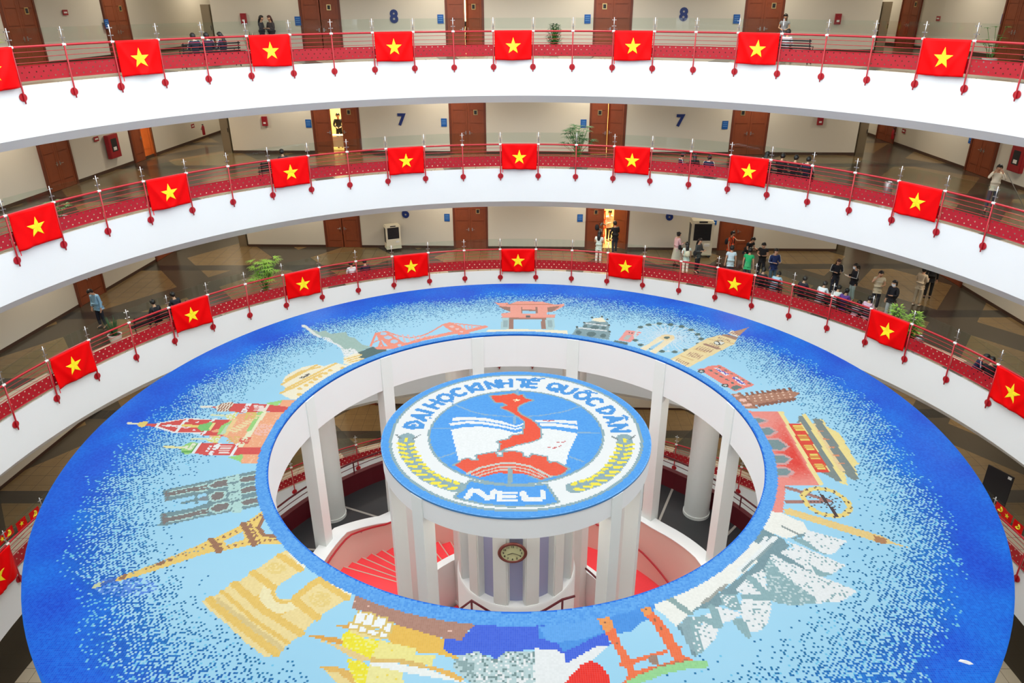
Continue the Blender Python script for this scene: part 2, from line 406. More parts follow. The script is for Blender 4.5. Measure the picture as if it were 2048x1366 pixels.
RP = RA-.07
def P(a, r, z): a = R_(a); return Vector((r*math.sin(a), r*math.cos(a), z))
def railing(L, label):
    z = ZF[L]; root = empty('railing', (0, 0, z)); tag(root, label, 'railing', 'red railings round the atrium')
    A = ANG[L]; a0, a1 = A[0]-1, A[-1]+1; n = int((a1-a0)*1.0)
    arc = lambda r, h: [P(a0+(a1-a0)*i/n, r, h) for i in range(n+1)]
    MB().tube(arc(RP+.02, 1.07), .036, 10).build('handrail', M['red'], root, True)
    for h in (.62, .77, .92): MB().tube(arc(RP+.02, h), .0095, 6).build('rail', M['red'], root, True)
    # one post and everything fixed to it, then copies
    post = MB().tube([(0, RP, -.52), (0, RP, -.42), (0, RP, 1.05)], [.02, .026, .026], 8).build('post', M['red'], root, True)
    MB().lathe([(.004, RP+.068), (.118, RP+.066), (.125, RP+.055), (.118, RP+.03), (.02, RP+.026)], (0, 0, -.33), 20, 'y').build('bracket_disc', M['red'], post, False)
    st = MB().tube([(0, RP+.02, 1.07), (0, RP+.02, 1.60)], .017, 8).build('glass_post', M['steel'], post, True)
    for h in (1.27, 1.5):
        cb = MB(); cb.tube([(-.08, RP+.02, h), (.08, RP+.02, h)], .011, 6)
        for e in (-1, 1): cb.tube([(e*.07, RP+.035, h), (e*.07, RP-.008, h)], .018, 8)
        cb.build('glass_clamp', M['steel'], post)
    MB().tube([(-.06, RP+.02, 1.07), (.06, RP+.02, 1.07)], .042, 10).build('rail_joint', M['white_plastic'], post)
    proto = [post, st]
    for i, a in enumerate(A):
        if i == 0: o = post
        else: o = copy_tree(post, root)
        o.rotation_euler[2] = -R_(a)
    for i in range(len(A)-1):
        b0, b1 = A[i]+.32, A[i+1]-.32; k = 6; vs = []; fs = []
        for j in range(k+1):
            a = b0+(b1-b0)*j/k
            for r in (RP+.015, RP+.027):
                for h in (1.17, 1.58): vs.append(P(a, r, h))
        for j in range(k):
            q = 4*j; fs += [(q, q+4, q+5, q+1), (q+2, q+3, q+7, q+6), (q+1, q+5, q+7, q+3), (q, q+2, q+6, q+4)]
        fs += [(0, 1, 3, 2), (4*k, 4*k+2, 4*k+3, 4*k+1)]
        MB().add(vs, fs).build('glass_panel', M['glass'], root)
        b0, b1 = A[i]+.08, A[i+1]-.08; vs = []; fs = []; 
        for j in range(k+1):
            a = b0+(b1-b0)*j/k
            for h in (.12, .545): vs.append(P(a, RP+.03, h))
        for j in range(k): q = 2*j; fs.append((q, q+2, q+3, q+1))
        o = MB().add(vs, fs).build('kick_panel', M['perf'], root)
        uv = o.data.uv_layers.new(name='UVMap'); me = o.data
        for li in range(len(me.loops)):
            v = me.vertices[me.loops[li].vertex_index].co; aa = math.atan2(v.x, v.y)
            uv.data[li].uv = (aa*RP+50, v.z+.001)
        ed = MB().tube([P(b0+(b1-b0)*j/k, RP+.03, .12) for j in range(k+1)], .012, 5); ed.tube([P(b0+(b1-b0)*j/k, RP+.03, .545) for j in range(k+1)], .012, 5)
        ed.build('panel_edge', M['red'], o)
    return root
railing(8, 'red steel railing with glass top screen, highest of the curved balconies')
railing(7, 'red steel railing with glass top screen on the middle balcony')
railing(6, 'red steel railing with glass top screen just above the blue mosaic roof')
railing(5, 'red steel railing mostly hidden behind the blue mosaic roof, seen at both lower edges')
railing(4, 'dark red railing seen through the round opening of the mosaic roof')

# ------------------------------------------------------------------ flags
M['flag_red'] = mat('flag_satin', rgb(230, 0, 4), .5, spec=.12, noise=.06, nscale=4)
M['flag_yellow'] = mat('star_satin', rgb(255, 232, 30), .45)
def flag(L, i, seed, label):
    rnd = random.Random(seed); z = ZF[L]; a0, a1 = ANG[L][i]+.18, ANG[L][i+1]-.18; am = (a0+a1)/2
    root = empty('flag', P(am, RP-.05, z+1.1)); root.rotation_euler[2] = -R_(am); tag(root, label, 'flag', 'red flags hung along the balcony rails')
    Wd = 2*RP*math.sin(R_((a1-a0)/2)); Hh = 1.13+rnd.uniform(-.03, .03); p1, p2, p3 = rnd.uniform(0, 6), rnd.uniform(0, 6), rnd.uniform(.6, 1.3)
    sk = rnd.uniform(-.03, .03)
    def pt(u, v, e=0):                      # u -1..1 across, v 0..1 downwards
        sag = .035*(1-u*u)*math.sin(v*math.pi)*p3
        w = .045*v**.6*(math.sin(3.1*u+p1+2.*v)+.7*math.sin(6.3*u+p2-1.5*v))+.018*math.sin(5*v+p2)*(1-abs(u))
        fold = .05*math.exp(-((abs(u)-(1-v*.9))**2)/.02)*rnd_f
        x = u*Wd/2*(1-.02*v*p3); zz = -v*Hh-sag+sk*u*v*.6+.012*math.sin(2.4*u+p2)*v
        return Vector((x, -.02-abs(w)*.6-w*.5-fold-e+.06*0, zz))
    rnd_f = rnd.uniform(.2, 1)
    NX, NY = 26, 16; b = MB()
    vs = [pt(-1+2*ii/NX, jj/NY) for jj in range(NY+1) for ii in range(NX+1)]
    fs = [(j*(NX+1)+i2, j*(NX+1)+i2+1, (j+1)*(NX+1)+i2+1, (j+1)*(NX+1)+i2) for j in range(NY) for i2 in range(NX)]
    b.add(vs, fs); b.cur = 1
    # five-pointed star sewn on the front, cut from many small facets that follow the cloth
    Rst = .335; cx, cy = 0, .5*Hh
    out = []
    for k in range(10):
        an = math.pi*k/5; rr = Rst if k % 2 == 0 else Rst*.40; out.append((rr*math.sin(an), rr*math.cos(an)))
    nn = 6; sv = []; sf = []
    for k in range(10):
        A_, B_ = out[k], out[(k+1) % 10]; base = len(sv)
        for r in range(nn+1):
            for t in range(nn+1):
                s = r/nn; q = t/nn; X = (A_[0]*(1-q)+B_[0]*q)*s; Y = (A_[1]*(1-q)+B_[1]*q)*s
                sv.append(pt(2*X/Wd, (cy-Y)/Hh, .007))
        for r in range(nn):
            for t in range(nn):
                q0 = base+r*(nn+1)+t; sf.append((q0, q0+1, q0+nn+2, q0+nn+1))
    b.add(sv, sf)
    o = b.build('cloth', [M['flag_red'], M['flag_yellow']], root, True)
    md = o.modifiers.new('Solidify', 'SOLIDIFY'); md.thickness = .004; md.offset = 0
    for sgn in (-1, 1):
        tb = MB(); tb.tube([(sgn*Wd/2*.99, -.02, -.005), (sgn*(Wd/2+.02), .03, .0), (sgn*(Wd/2+.01), .06, -.06)], .006, 5)
        tb.build('tie_cord', M['white_plastic'], root)
    rb = MB(); rb.box((-Wd/2+.05, -.03, -Hh-.07), (.025, .006, .16)); rb.build('ribbon', M['flag_red'], root)
    return root
FL = {8: (2, [2, 5, 8, 11, 14, 17, 21], -1), 7: (0, [0, 3, 6, 9, 12, 15, 18, 22], 0), 6: (0, [1, 4, 7, 10, 13, 16, 19, 23, 26], 0)}
ORD = ['leftmost', 'second from the left', 'third from the left', 'fourth from the left', 'fifth from the left', 'sixth from the left', 'seventh from the left', 'eighth from the left', 'ninth from the left']
NM = {8: 'top', 7: 'middle', 6: 'lower'}
for L in (8, 7, 6):
    idx = FL[L][1] if L != 8 else [-1]+FL[L][1]
    for k, i in enumerate(idx):
        flag(L, i+3, L*31+k, 'red flag with yellow star on the %s balcony rail, %s' % (NM[L], ORD[k]))
flag(5, 1, 5, 'red flag with yellow star at the lower left edge, below the three balconies')

# bunting of little flags behind the lower rails
def hammer_sickle(b, s):
    pts = [(math.cos(a)*s, math.sin(a)*s) for a in [R_(-150+20*i) for i in range(13)]]
    b.tube([(x, -.008, y) for x, y in pts], .018*s/.06, 4); b.tube([(-.06*s/.06, -.008, -.07*s/.06), (.03*s/.06, -.008, .03*s/.06)], .013*s/.06, 4)
    b.box((.03*s/.06, -.008, .04*s/.06), (.07*s/.06, .01, .03*s/.06), Matrix.Rotation(R_(45), 3, 'Y'))
def small_flag(x, y, z, rz, star, label):
    root = empty('bunting_flag', (x, y, z), rz, label, 'flag', 'little flags strung above the lower rail')
    MB().box((0, 0, -.15), (.42, .008, .3)).build('cloth', M['flag_red'], root)
    e = MB()
    if star:
        o = [((.1 if k % 2 == 0 else .042)*math.sin(math.pi*k/5), (.1 if k % 2 == 0 else .042)*math.cos(math.pi*k/5)) for k in range(10)]
        e.add([(X, -.008, Y) for X, Y in o]+[(0, -.012, 0)], [(k, 10, (k+1) % 10) for k in range(10)])
    else: hammer_sickle(e, .08)
    ob = e.build('emblem', M['flag_yellow'], root); ob.location = (0, 0, -.15)
    return root

def ray_cyl(px, py, R):
    d = ray(px, py); a = d.x**2+d.y**2; bq = CAM.x*d.x+CAM.y*d.y; c = CAM.x**2+CAM.y**2-R*R
    t = (-bq+math.sqrt(bq*bq-a*c))/a; return CAM+d*t
for k, (px, py, st, w) in enumerate(((4, 1078, 1, 'leftmost at the lower left edge'), (17, 1066, 0, 'second one from the left edge'), (43, 1047, 1, 'third from the left edge'), (69, 1027, 0, 'fourth from the left edge'),
                       (2001, 1018, 0, 'nearest the mosaic rim at the right'), (2014, 1032, 1, 'middle one at the right edge'), (2036, 1053, 0, 'rightmost of all'))):
    p = ray_cyl(px, py, RA-.02); a = math.atan2(p.x, p.y)
    small_flag(p.x, p.y, p.z+.15, -a, st, 'tiny red flag with yellow %s, %s' % ('star' if st else 'hammer and sickle', w))

# ------------------------------------------------------------------ the mosaic roof: tile colours laid out on a 4.2 cm grid
ZM, RO, RI, RD = -10.90, 11.70, 6.55, 3.68
CELL = .042; NG = 562; HALF = NG*CELL/2
gx = (np.arange(NG)+.5)*CELL-HALF
GX, GY = np.meshgrid(gx, gx)               # [row=y, col=x]
GR = np.hypot(GX, GY)
rng = np.random.default_rng(7)
def vnoise(scale, seed):                    # smooth value noise on the grid
    r = np.random.default_rng(seed); n = int(2*HALF/scale)+3; g = r.random((n, n))
    u = (gx+HALF)/scale; i = np.floor(u).astype(int); f = u-i; f = f*f*(3-2*f)
    a = g[np.ix_(i, i)]; b = g[np.ix_(i, i+1)]; c = g[np.ix_(i+1, i)]; d = g[np.ix_(i+1, i+1)]
    fx = f[None, :]; fy = f[:, None]; return (a*(1-fx)+b*fx)*(1-fy)+(c*(1-fx)+d*fx)*fy
IMG = np.zeros((NG, NG, 3))
def C3(*c): return np.array(c, float)
t = (GR-RI)/(RO-RI)
nz = vnoise(1.1, 3)*.6+vnoise(.45, 4)*.4; nz2 = vnoise(.9, 9)
sky_l = C3(172, 224, 247)+(vnoise(2., 11)[..., None]-.5)*C3(10, 6, 4)
IMG[:] = sky_l
tt = t+(nz-.5)*.16+np.where(GY < -2, -.04, .02)
pr = np.clip((tt-.30)/.46, 0, 1)**1.7
rnd1, rnd2 = rng.random((NG, NG)), rng.random((NG, NG))
ji, jj = np.meshgrid(np.arange(NG), np.arange(NG))
ign = np.mod(52.9829189*np.mod(.06711056*ji+.00583715*jj, 1.0), 1.0)
thr = np.mod(ign*.55+rnd1*.45, 1.0)
thr = np.argsort(np.argsort(thr.ravel())).reshape(thr.shape)/thr.size
dots = thr < pr
deep = np.clip((tt-.45)/.35, 0, 1)[..., None]
dotc = C3(24, 118, 168)*(1-deep)+(C3(0, 124, 244)*(1-nz2[..., None])+C3(2, 84, 224)*nz2[..., None])*deep
dotc = dotc+(rnd2[..., None]-.5)*C3(26, 24, 20)
IMG[dots] = dotc[dots]
lt = dots & (rng.random((NG, NG)) < .10) & (tt < .8); IMG[lt] = C3(120, 205, 240)

CROP = {'A': (580, 580, .19550), 'B': (940, 580, .19550), 'C': (1200, 620, .19550), 'D': (1400, 700, .19550), 'E': (240, 700, .19550),
        'F': (180, 920, .21484), 'G': (390, 1070, .21484), 'H': (600, 1100, .19531), 'I': (900, 1100, .19531), 'J': (1150, 1100, .19531), 'K': (1400, 940, .21484),
        'L': (750, 730, .14648), 'M': (1010, 730, .14648), 'N': (750, 850, .14648), 'O': (1010, 850, .14648), 'P': (0, 0, 1)}
def W2(k, x, y):
    ox, oy, s = CROP[k]; p = onz(ox+x*s, oy+y*s, ZM); return p.x, p.y
def inside(pts, X, Y):
    r = np.zeros(X.shape, bool); n = len(pts)
    for i in range(n):
        x1, y1 = pts[i]; x2, y2 = pts[(i+1) % n]
        if y1 == y2: continue
        c = ((y1 > Y) != (y2 > Y)) & (X < (x2-x1)*(Y-y1)/(y2-y1)+x1); r ^= c
    return r
def put(mask, sl, col, prob=1.0, alt=None):
    if prob < 1: mask = mask & (rng.random(mask.shape) < prob)
    sub = IMG[sl]; j = (rng.random(mask.shape)-.5)[..., None]*C3(8, 8, 8)
    sub[mask] = (C3(*col)+j)[mask] if True else 0
    if alt is not None:
        m2 = mask & (rng.random(mask.shape) < alt[0]); sub[m2] = C3(*alt[1])
def sl_of(pts, pad=0):
    xs = [p[0] for p in pts]; ys = [p[1] for p in pts]
    i0 = max(0, int((min(xs)-pad+HALF)/CELL)); i1 = min(NG, int((max(xs)+pad+HALF)/CELL)+2)
    j0 = max(0, int((min(ys)-pad+HALF)/CELL)); j1 = min(NG, int((max(ys)+pad+HALF)/CELL)+2)
    return (slice(j0, j1), slice(i0, i1))
def poly(k, pts, col, prob=1.0, alt=None):
    q = [W2(k, *p) for p in pts]; s = sl_of(q); put(inside(q, GX[s], GY[s]), s, col, prob, alt)
def line(k, pts, col, w=.06, prob=1.0):
    q = [W2(k, *p) for p in pts]; s = sl_of(q, w); X, Y = GX[s], GY[s]; m = np.zeros(X.shape, bool)
    for (x1, y1), (x2, y2) in zip(q[:-1], q[1:]):
        dx, dy = x2-x1, y2-y1; L2 = dx*dx+dy*dy+1e-12; u = np.clip(((X-x1)*dx+(Y-y1)*dy)/L2, 0, 1)
        m |= np.hypot(X-x1-u*dx, Y-y1-u*dy) < w/2+.004
    put(m, s, col, prob)
def ell(k, cx, cy, rx, ry, col, n=20, prob=1.0, rot=0):
    c, s_ = math.cos(R_(rot)), math.sin(R_(rot))
    poly(k, [(cx+rx*math.cos(2*math.pi*i/n)*c-ry*math.sin(2*math.pi*i/n)*s_, cy+rx*math.cos(2*math.pi*i/n)*s_+ry*math.sin(2*math.pi*i/n)*c) for i in range(n)], col, prob)
def lerp(a, b, t): return (a[0]+(b[0]-a[0])*t, a[1]+(b[1]-a[1])*t)
CREAM = (255, 244, 214); GOLD = (246, 208, 120); LB = (170, 218, 242); WH = (246, 246, 243)
# statue on its pedestal
poly('A', [(130, 365), (215, 400), (300, 430), (360, 415), (420, 450), (570, 430), (600, 480), (660, 490), (740, 560), (830, 580), (700, 640), (560, 660), (520, 590), (450, 540), (380, 500), (330, 480), (250, 450), (180, 400)], (172, 200, 188))
poly('A', [(330, 480), (400, 490), (450, 540), (510, 560), (560, 610), (640, 590), (700, 640), (620, 690), (560, 690), (520, 600), (440, 545), (360, 520)], WH, .85)
poly('A', [(118, 355), (160, 360), (200, 392), (280, 455), (340, 492), (300, 490), (240, 462), (150, 385), (120, 378)], (238, 242, 232))
poly('A', [(550, 690), (690, 645), (750, 660), (730, 690), (800, 710), (640, 775), (545, 755)], CREAM)
for o in (0, 28, 56): line('A', [(560+o, 712+o*.5), (740+o*.6, 660+o*.7)], GOLD, .07)
poly('A', [(690, 645), (840, 580), (900, 600), (950, 580), (975, 600), (1000, 635), (800, 710), (700, 690), (745, 665)], (92, 118, 116))
# suspension bridge
BR = (255, 158, 134)
line('A', [(905, 592), (1090, 590), (1190, 558), (1350, 505), (1650, 442), (1850, 415), (1990, 378)], BR, .22)
for a_, b_, sag, n in (((985, 425), (1565, 355), 95, 14), ((1640, 338), (2000, 375), 0, 8), ((880, 445), (830, 575), 0, 3)):
    pts = [(lerp(a_, b_, i/n)[0], lerp(a_, b_, i/n)[1]+sag*math.sin(math.pi*i/n)) for i in range(n+1)]; line('A', pts, BR, .07)
for i in range(9):
    x = 1040+i*55; line('A', [(x, 455+i*2), (x+30, 570-i*14)], (246, 196, 190), .05)
for i in range(6): line('A', [(1700+40*i, 352+5*i), (1720+36*i, 430-9*i)], (246, 190, 180), .05)
line('A', [(890, 455), (960, 590)], BR, .06); line('A', [(850, 540), (930, 500)], BR, .06); line('A', [(935, 500), (905, 592)], BR, .06)
poly('A', [(870, 440), (980, 420), (1180, 550), (1090, 612), (1010, 590), (940, 510), (900, 480)], BR)
for x, y, r in ((958, 448, 34), (1002, 487, 38), (1065, 528, 38), (1120, 568, 24)): ell('A', x, y, r, r*.5, (190, 215, 235))
poly('A', [(1560, 350), (1640, 330), (1740, 370), (1860, 455), (1740, 468), (1670, 430), (1590, 385)], BR)
for x, y, r in ((1655, 375, 26), (1710, 400, 22), (1755, 428, 18)): ell('A', x, y, r, r*.45, (240, 205, 200))
# long cream theatre front
poly('A', [(-84, 969), (-60, 900), (0, 850), (130, 790), (270, 760), (350, 780), (460, 745), (550, 765), (640, 775), (560, 840), (420, 930), (320, 1020), (110, 1125), (0, 1115), (-100, 1060), (-40, 1010)], CREAM)
for pp in ([(-80, 965), (0, 915), (270, 770)], [(-40, 1012), (60, 960), (470, 752)], [(-96, 1056), (30, 1000), (330, 850)], [(-40, 920), (120, 832), (300, 790)]): line('A', pp, GOLD, .1)
for x, y in ((410, 825), (365, 855), (310, 885), (260, 915), (215, 945), (165, 975), (100, 1010), (95, 1070), (540, 800)): ell('A', x, y, 26, 13, GOLD)
line('A', [(120, 900), (190, 865)], (110, 105, 95), .12, .75)
# oriental gate
PK = (255, 172, 152); BRN = (170, 128, 112)
poly('B', [(245, 125), (310, 135), (385, 130), (390, 150), (490, 115), (740, 120), (835, 145), (900, 150), (965, 140), (960, 165), (870, 215), (790, 215), (790, 250), (875, 250), (865, 285), (330, 285), (320, 240), (410, 230), (410, 210), (350, 195)], PK)
line('B', [(385, 150), (835, 150)], (214, 140, 110), .09); line('B', [(330, 283), (865, 283)], (235, 140, 120), .08)
poly('B', [(280, 165), (410, 175), (410, 222), (360, 205)], BRN); poly('B', [(790, 178), (930, 162), (840, 225), (790, 228)], BRN)
poly('B', [(520, 175), (690, 175), (690, 240), (520, 240)], BRN); poly('B', [(537, 215), (673, 215), (673, 242), (537, 242)], LB); poly('B', [(540, 172), (672, 172), (672, 202), (540, 202)], PK)
poly('B', [(330, 285), (410, 285), (400, 402), (308, 402)], (184, 214, 214)); poly('B', [(775, 285), (865, 285), (865, 412), (775, 405)], (184, 214, 214))
poly('B', [(345, 310), (390, 310), (380, 380), (340, 380)], (160, 186, 188)); poly('B', [(795, 310), (840, 310), (840, 385), (795, 380)], (160, 186, 188))
poly('B', [(400, 286), (775, 286), (775, 300), (445, 302), (445, 400), (398, 400)], BRN); poly('B', [(730, 290), (775, 290), (772, 402), (728, 400)], BRN)
poly('B', [(570, 262), (618, 262), (618, 284), (570, 284)], (110, 110, 108))
poly('B', [(180, 408), (500, 400), (990, 415), (1000, 460), (880, 455), (600, 437), (400, 432), (165, 440)], CREAM)
# grey castle
poly('B', [(1240, 320), (1400, 320), (1430, 360), (1420, 400), (1440, 430), (1420, 510), (1040, 460), (1090, 385), (1150, 380), (1170, 335)], (140, 168, 172))
for e in ((1275, 385, 45, 18), (1180, 370, 25, 15), (1365, 390, 25, 15), (1110, 435, 28, 22), (1240, 452, 48, 26), (1362, 468, 28, 22), (1305, 348, 26, 10)): ell('B', *e, (96, 122, 124))
poly('B', [(1240, 310), (1270, 290), (1350, 280), (1395, 330), (1310, 325)], CREAM); line('B', [(1115, 388), (1390, 418)], WH, .07); line('B', [(1190, 342), (1390, 365)], WH, .06)
for x, y in ((1252, 284), (1350, 273), (1405, 300), (1092, 380), (1425, 362), (1430, 425), (1172, 335)): ell('B', x, y, 13, 9, (84, 100, 100))
# telephone kiosk
poly('B', [(1600, 410), (1760, 430), (1640, 535), (1515, 515)], (252, 166, 156)); poly('B', [(1605, 460), (1655, 465), (1612, 515), (1568, 505)], (190, 200, 195))
for x in (1630, 1660, 1690): ell('B', x, 436+(x-1630)*.2, 8, 5, (90, 80, 80))
poly('B', [(1485, 515), (1622, 540), (1600, 575), (1448, 542)], (100, 126, 122))
# big wheel
rim = [(415, 177), (500, 152), (608, 140), (722, 150), (835, 170), (930, 205), (1000, 250), (1033, 297), (1010, 345), (955, 385), (875, 412), (765, 430), (635, 425), (523, 393), (415, 357), (360, 310), (355, 262), (375, 215)]
rr = rim+[rim[0]]
line('C', rr, (208, 228, 226), .07)
for i in range(len(rim)):
    for q in (0, .5): line('C', [(685, 280), lerp(rr[i], rr[i+1], q)], (216, 236, 246), .05, .9)
for i, (x, y) in enumerate(rim):
    if i not in (9, 16, 17): ell('C', x, y, 31, 14, (98, 122, 116))
poly('C', [(610, 285), (700, 300), (460, 415), (383, 405)], CREAM); poly('C', [(690, 300), (765, 300), (560, 452), (488, 436)], CREAM)
poly('C', [(640, 310), (700, 305), (520, 395), (470, 395)], (200, 228, 240)); poly('C', [(590, 340), (700, 300), (540, 400), (500, 395)], LB); line('C', [(615, 285), (440, 410)], (255, 236, 196), .16); line('C', [(720, 290), (535, 445)], (255, 236, 196), .2)
ell('C', 688, 282, 78, 30, (252, 226, 176)); ell('C', 684, 283, 32, 13, (98, 122, 116))
# clock tower
TW = (250, 226, 168)
poly('C', [(700, 515), (1100, 290), (1230, 255), (1400, 300), (1370, 350), (880, 600), (770, 565)], TW)
poly('C', [(700, 515), (760, 505), (900, 585), (880, 600), (770, 565)], CREAM)
poly('C', [(1310, 240), (1350, 208), (1440, 250), (1400, 278)], CREAM); poly('C', [(1235, 255), (1300, 250), (1410, 280), (1390, 310)], (178, 136, 112))
poly('C', [(1360, 222), (1430, 205), (1520, 178), (1450, 240), (1430, 262)], (196, 150, 118))
for k in range(4): line('C', [(1335+22*k, 238+8*k), (1365+20*k, 225+8*k)], (180, 130, 110), .05)
ell('C', 1220, 335, 56, 27, (120, 120, 116)); ell('C', 1220, 335, 48, 22, (240, 240, 226)); line('C', [(1220, 335), (1195, 322)], (60, 60, 60), .05); line('C', [(1220, 335), (1222, 352)], (60, 60, 60), .05)
line('C', [(1075, 352), (1210, 397)], (176, 136, 116), .13)
for (ax, ay), (bx_, by_), n, (lx, ly) in (((800, 497), (905, 545), 6, (-25, 22)), ((935, 430), (1050, 465), 6, (-45, 35)), ((1030, 370), (1160, 405), 6, (-45, 30)), ((1225, 278), (1335, 312), 6, (-16, 12)), ((1130, 340), (1215, 375), 5, (-12, 9))):
    for k in range(n):
        x, y = ax+(bx_-ax)*k/(n-1), ay+(by_-ay)*k/(n-1); line('C', [(x, y), (x+lx, y+ly)], (186, 146, 120), .03)
for pp in (((830, 470), (960, 515)), ((960, 400), (1080, 435)), ((1110, 300), (1370, 345))): line('C', list(pp), (226, 190, 130), .05)
# double-decker
BUS = (248, 140, 124)
poly('C', [(988, 605), (1060, 600), (1110, 575), (1225, 563), (1400, 660), (1582, 770), (1380, 835), (1080, 652)], BUS)
for k in range(5): x, y = lerp((1130, 620), (1350, 745), k/4); poly('C', [(x-22, y-9), (x+6, y-9), (x+28, y+9), (x, y+9)], (110, 118, 112))
for k in range(6): x, y = lerp((1225, 587), (1520, 752), k/5); poly('C', [(x-18, y-8), (x+8, y-8), (x+26, y+8), (x, y+8)], (120, 120, 112))
poly('C', [(1160, 592), (1200, 595), (1332, 662), (1282, 672)], WH); poly('C', [(1340, 685), (1398, 685), (1495, 768), (1440, 766)], WH)
line('C', [(1195, 608), (1300, 655)], (96, 84, 190), .1, .7); line('C', [(1365, 695), (1470, 755)], (96, 84, 190), .1, .7)
poly('C', [(1335, 790), (1392, 768), (1455, 792), (1372, 828)], (110, 130, 124))
for x, y in ((1037, 628), (1280, 772)): ell('C', x, y, 38, 18, (70, 70, 66)); ell('C', x, y, 20, 9, (206, 214, 206))
# brown pagoda
PG = (186, 132, 106)
poly('C', [(1288, 870), (1430, 850), (1480, 877), (1860, 815), (1960, 830), (2050, 850), (1975, 905), (1590, 972), (1602, 1005), (1450, 1012)], PG)
for k in range(9):
    for e in (0, 1):
        x, y = lerp((1510, 868), (1950, 822), k/8) if e == 0 else lerp((1640, 965), (1985, 905), k/8); line('C', [(x, y), (x-14, y-16 if e == 0 else y+18)], (150, 100, 80), .1)
for r in range(3):
    for k in range(8): x, y = lerp((1510, 888+26*r), (1930, 838+26*r), k/7); ell('C', x+10*r, y, 11, 6, (246, 206, 180))
ell('C', 1395, 877, 26, 11, (246, 196, 178)); ell('C', 1470, 922, 44, 18, (250, 200, 182)); line('C', [(1480, 978), (1550, 968)], (250, 200, 182), .12)
line('C', [(1430, 852), (1600, 1000)], (166, 112, 88), .07)
# red gate tower
poly('D', [(440, 625), (800, 630), (1220, 1386), (879, 1381), (846, 1667), (627, 1640), (690, 1300), (680, 1130), (600, 900), (520, 740)], (248, 150, 136))
for q in range(7):                          # the tiler's own red gradation, from salmon to scarlet
    s = 1-q/8.; c0 = (1000, 1130)
    poly('D', [(c0[0]+(x-c0[0])*s, c0[1]+(y-c0[1])*s) for x, y in ((760, 640), (800, 632), (1190, 1340), (950, 1370), (720, 1260), (690, 1050), (640, 840))], (248-q*2, 146-q*13, 132-q*13), .8)
for a in ([(490, 700), (600, 698), (672, 725), (610, 747), (515, 747)], [(575, 800), (710, 798), (770, 835), (705, 872), (600, 872)], [(625, 920), (800, 920), (887, 985), (830, 1022), (660, 1020)], [(680, 1080), (850, 1080), (915, 1112), (870, 1155), (685, 1155)], [(700, 1210), (870, 1210), (940, 1247), (880, 1287), (705, 1287)]):
    line('D', a[:1]+a[1:]+a[-1:], (220, 170, 165), .14); poly('D', a, (130, 152, 152))
poly('D', [(800, 630), (850, 632), (1265, 1390), (1213, 1390)], (254, 232, 160))
poly('D', [(905, 755), (1035, 755), (1330, 1255), (1185, 1250)], (236, 78, 58))
for k in range(5):
    (xa, ya), (xb, yb) = lerp((945, 772), (1170, 1165), k/4), lerp((1035, 772), (1255, 1165), k/4)
    poly('D', [(xa, ya), (xb, yb), (xb+32, yb+55), (xa+32, ya+55)], (250, 220, 110))
    for e in (.3, .6): line('D', [(xa+32*e, ya+55*e), (xb+32*e, yb+55*e)], (226, 150, 70), .05)
poly('D', [(1000, 715), (1060, 712), (1390, 1290), (1420, 1340), (1330, 1255), (1035, 755)], (252, 226, 150))
poly('D', [(1045, 660), (1075, 655), (1150, 750), (1480, 1250), (1510, 1385), (1440, 1366)], (255, 232, 152))
poly('D', [(1150, 750), (1220, 760), (1500, 1240), (1430, 1240)], (248, 218, 160))
poly('D', [(1215, 705), (1255, 715), (1300, 785), (1430, 855), (1600, 1150), (1640, 1160), (1580, 1190), (1625, 1315), (1590, 1315)], (255, 232, 152))
line('D', [(1035, 690), (1410, 1330)], (136, 146, 140), .15); line('D', [(1200, 725), (1570, 1300)], (136, 146, 140), .24)
for k in range(5): x, y = lerp((1220, 830), (1430, 1160), k/4); line('D', [(x, y), (x+40, y+2)], (230, 150, 110), .06)
poly('D', [(985, 750), (1010, 715), (1035, 685), (1050, 715), (1020, 745)], (136, 146, 140)); poly('D', [(1160, 750), (1190, 715), (1215, 705), (1235, 750)], (136, 146, 140))
poly('D', [(1240, 1255), (1330, 1255), (1400, 1325), (1380, 1325)], (136, 146, 140)); poly('D', [(1460, 1245), (1520, 1240), (1590, 1315), (1560, 1310)], (136, 146, 140))
# second wheel and needle tower
BR2 = (176, 124, 112)
line('K', [(808, 165), (960, 210), (1190, 290)], BR2, .12); line('K', [(808, 295), (1010, 300), (1200, 288)], BR2, .12)
ring2 = [(955, 240), (1000, 190), (1080, 170), (1170, 178), (1250, 205), (1320, 250), (1375, 300), (1395, 350), (1380, 395), (1330, 425), (1250, 430), (1170, 420), (1090, 395), (1020, 345), (975, 295)]
line('K', ring2+[ring2[0]], (250, 222, 130), .13)
for i, (x, y) in enumerate(ring2):
    for u in (.25, .4, .55, .7, .85): xx_, yy_ = lerp((1180, 295), (x, y), u); ell('K', xx_, yy_, 6, 5, (92, 74, 70))
    dx, dy = x-1180, y-298; ell('K', x+dx*.05, y+dy*.06, 11, 9, (112, 84, 78))
line('K', [(1135, 235), (1270, 430)], (80, 60, 60), .07)
poly('K', [(780, 372), (830, 358), (1700, 618), (1815, 680), (1975, 733), (1790, 692), (1650, 672), (790, 406)], (246, 212, 136))
for k in range(5): line('K', [(1625+24*k, 615+8*k), (1650+16*k, 668+4*k)], (190, 136, 90), .06)
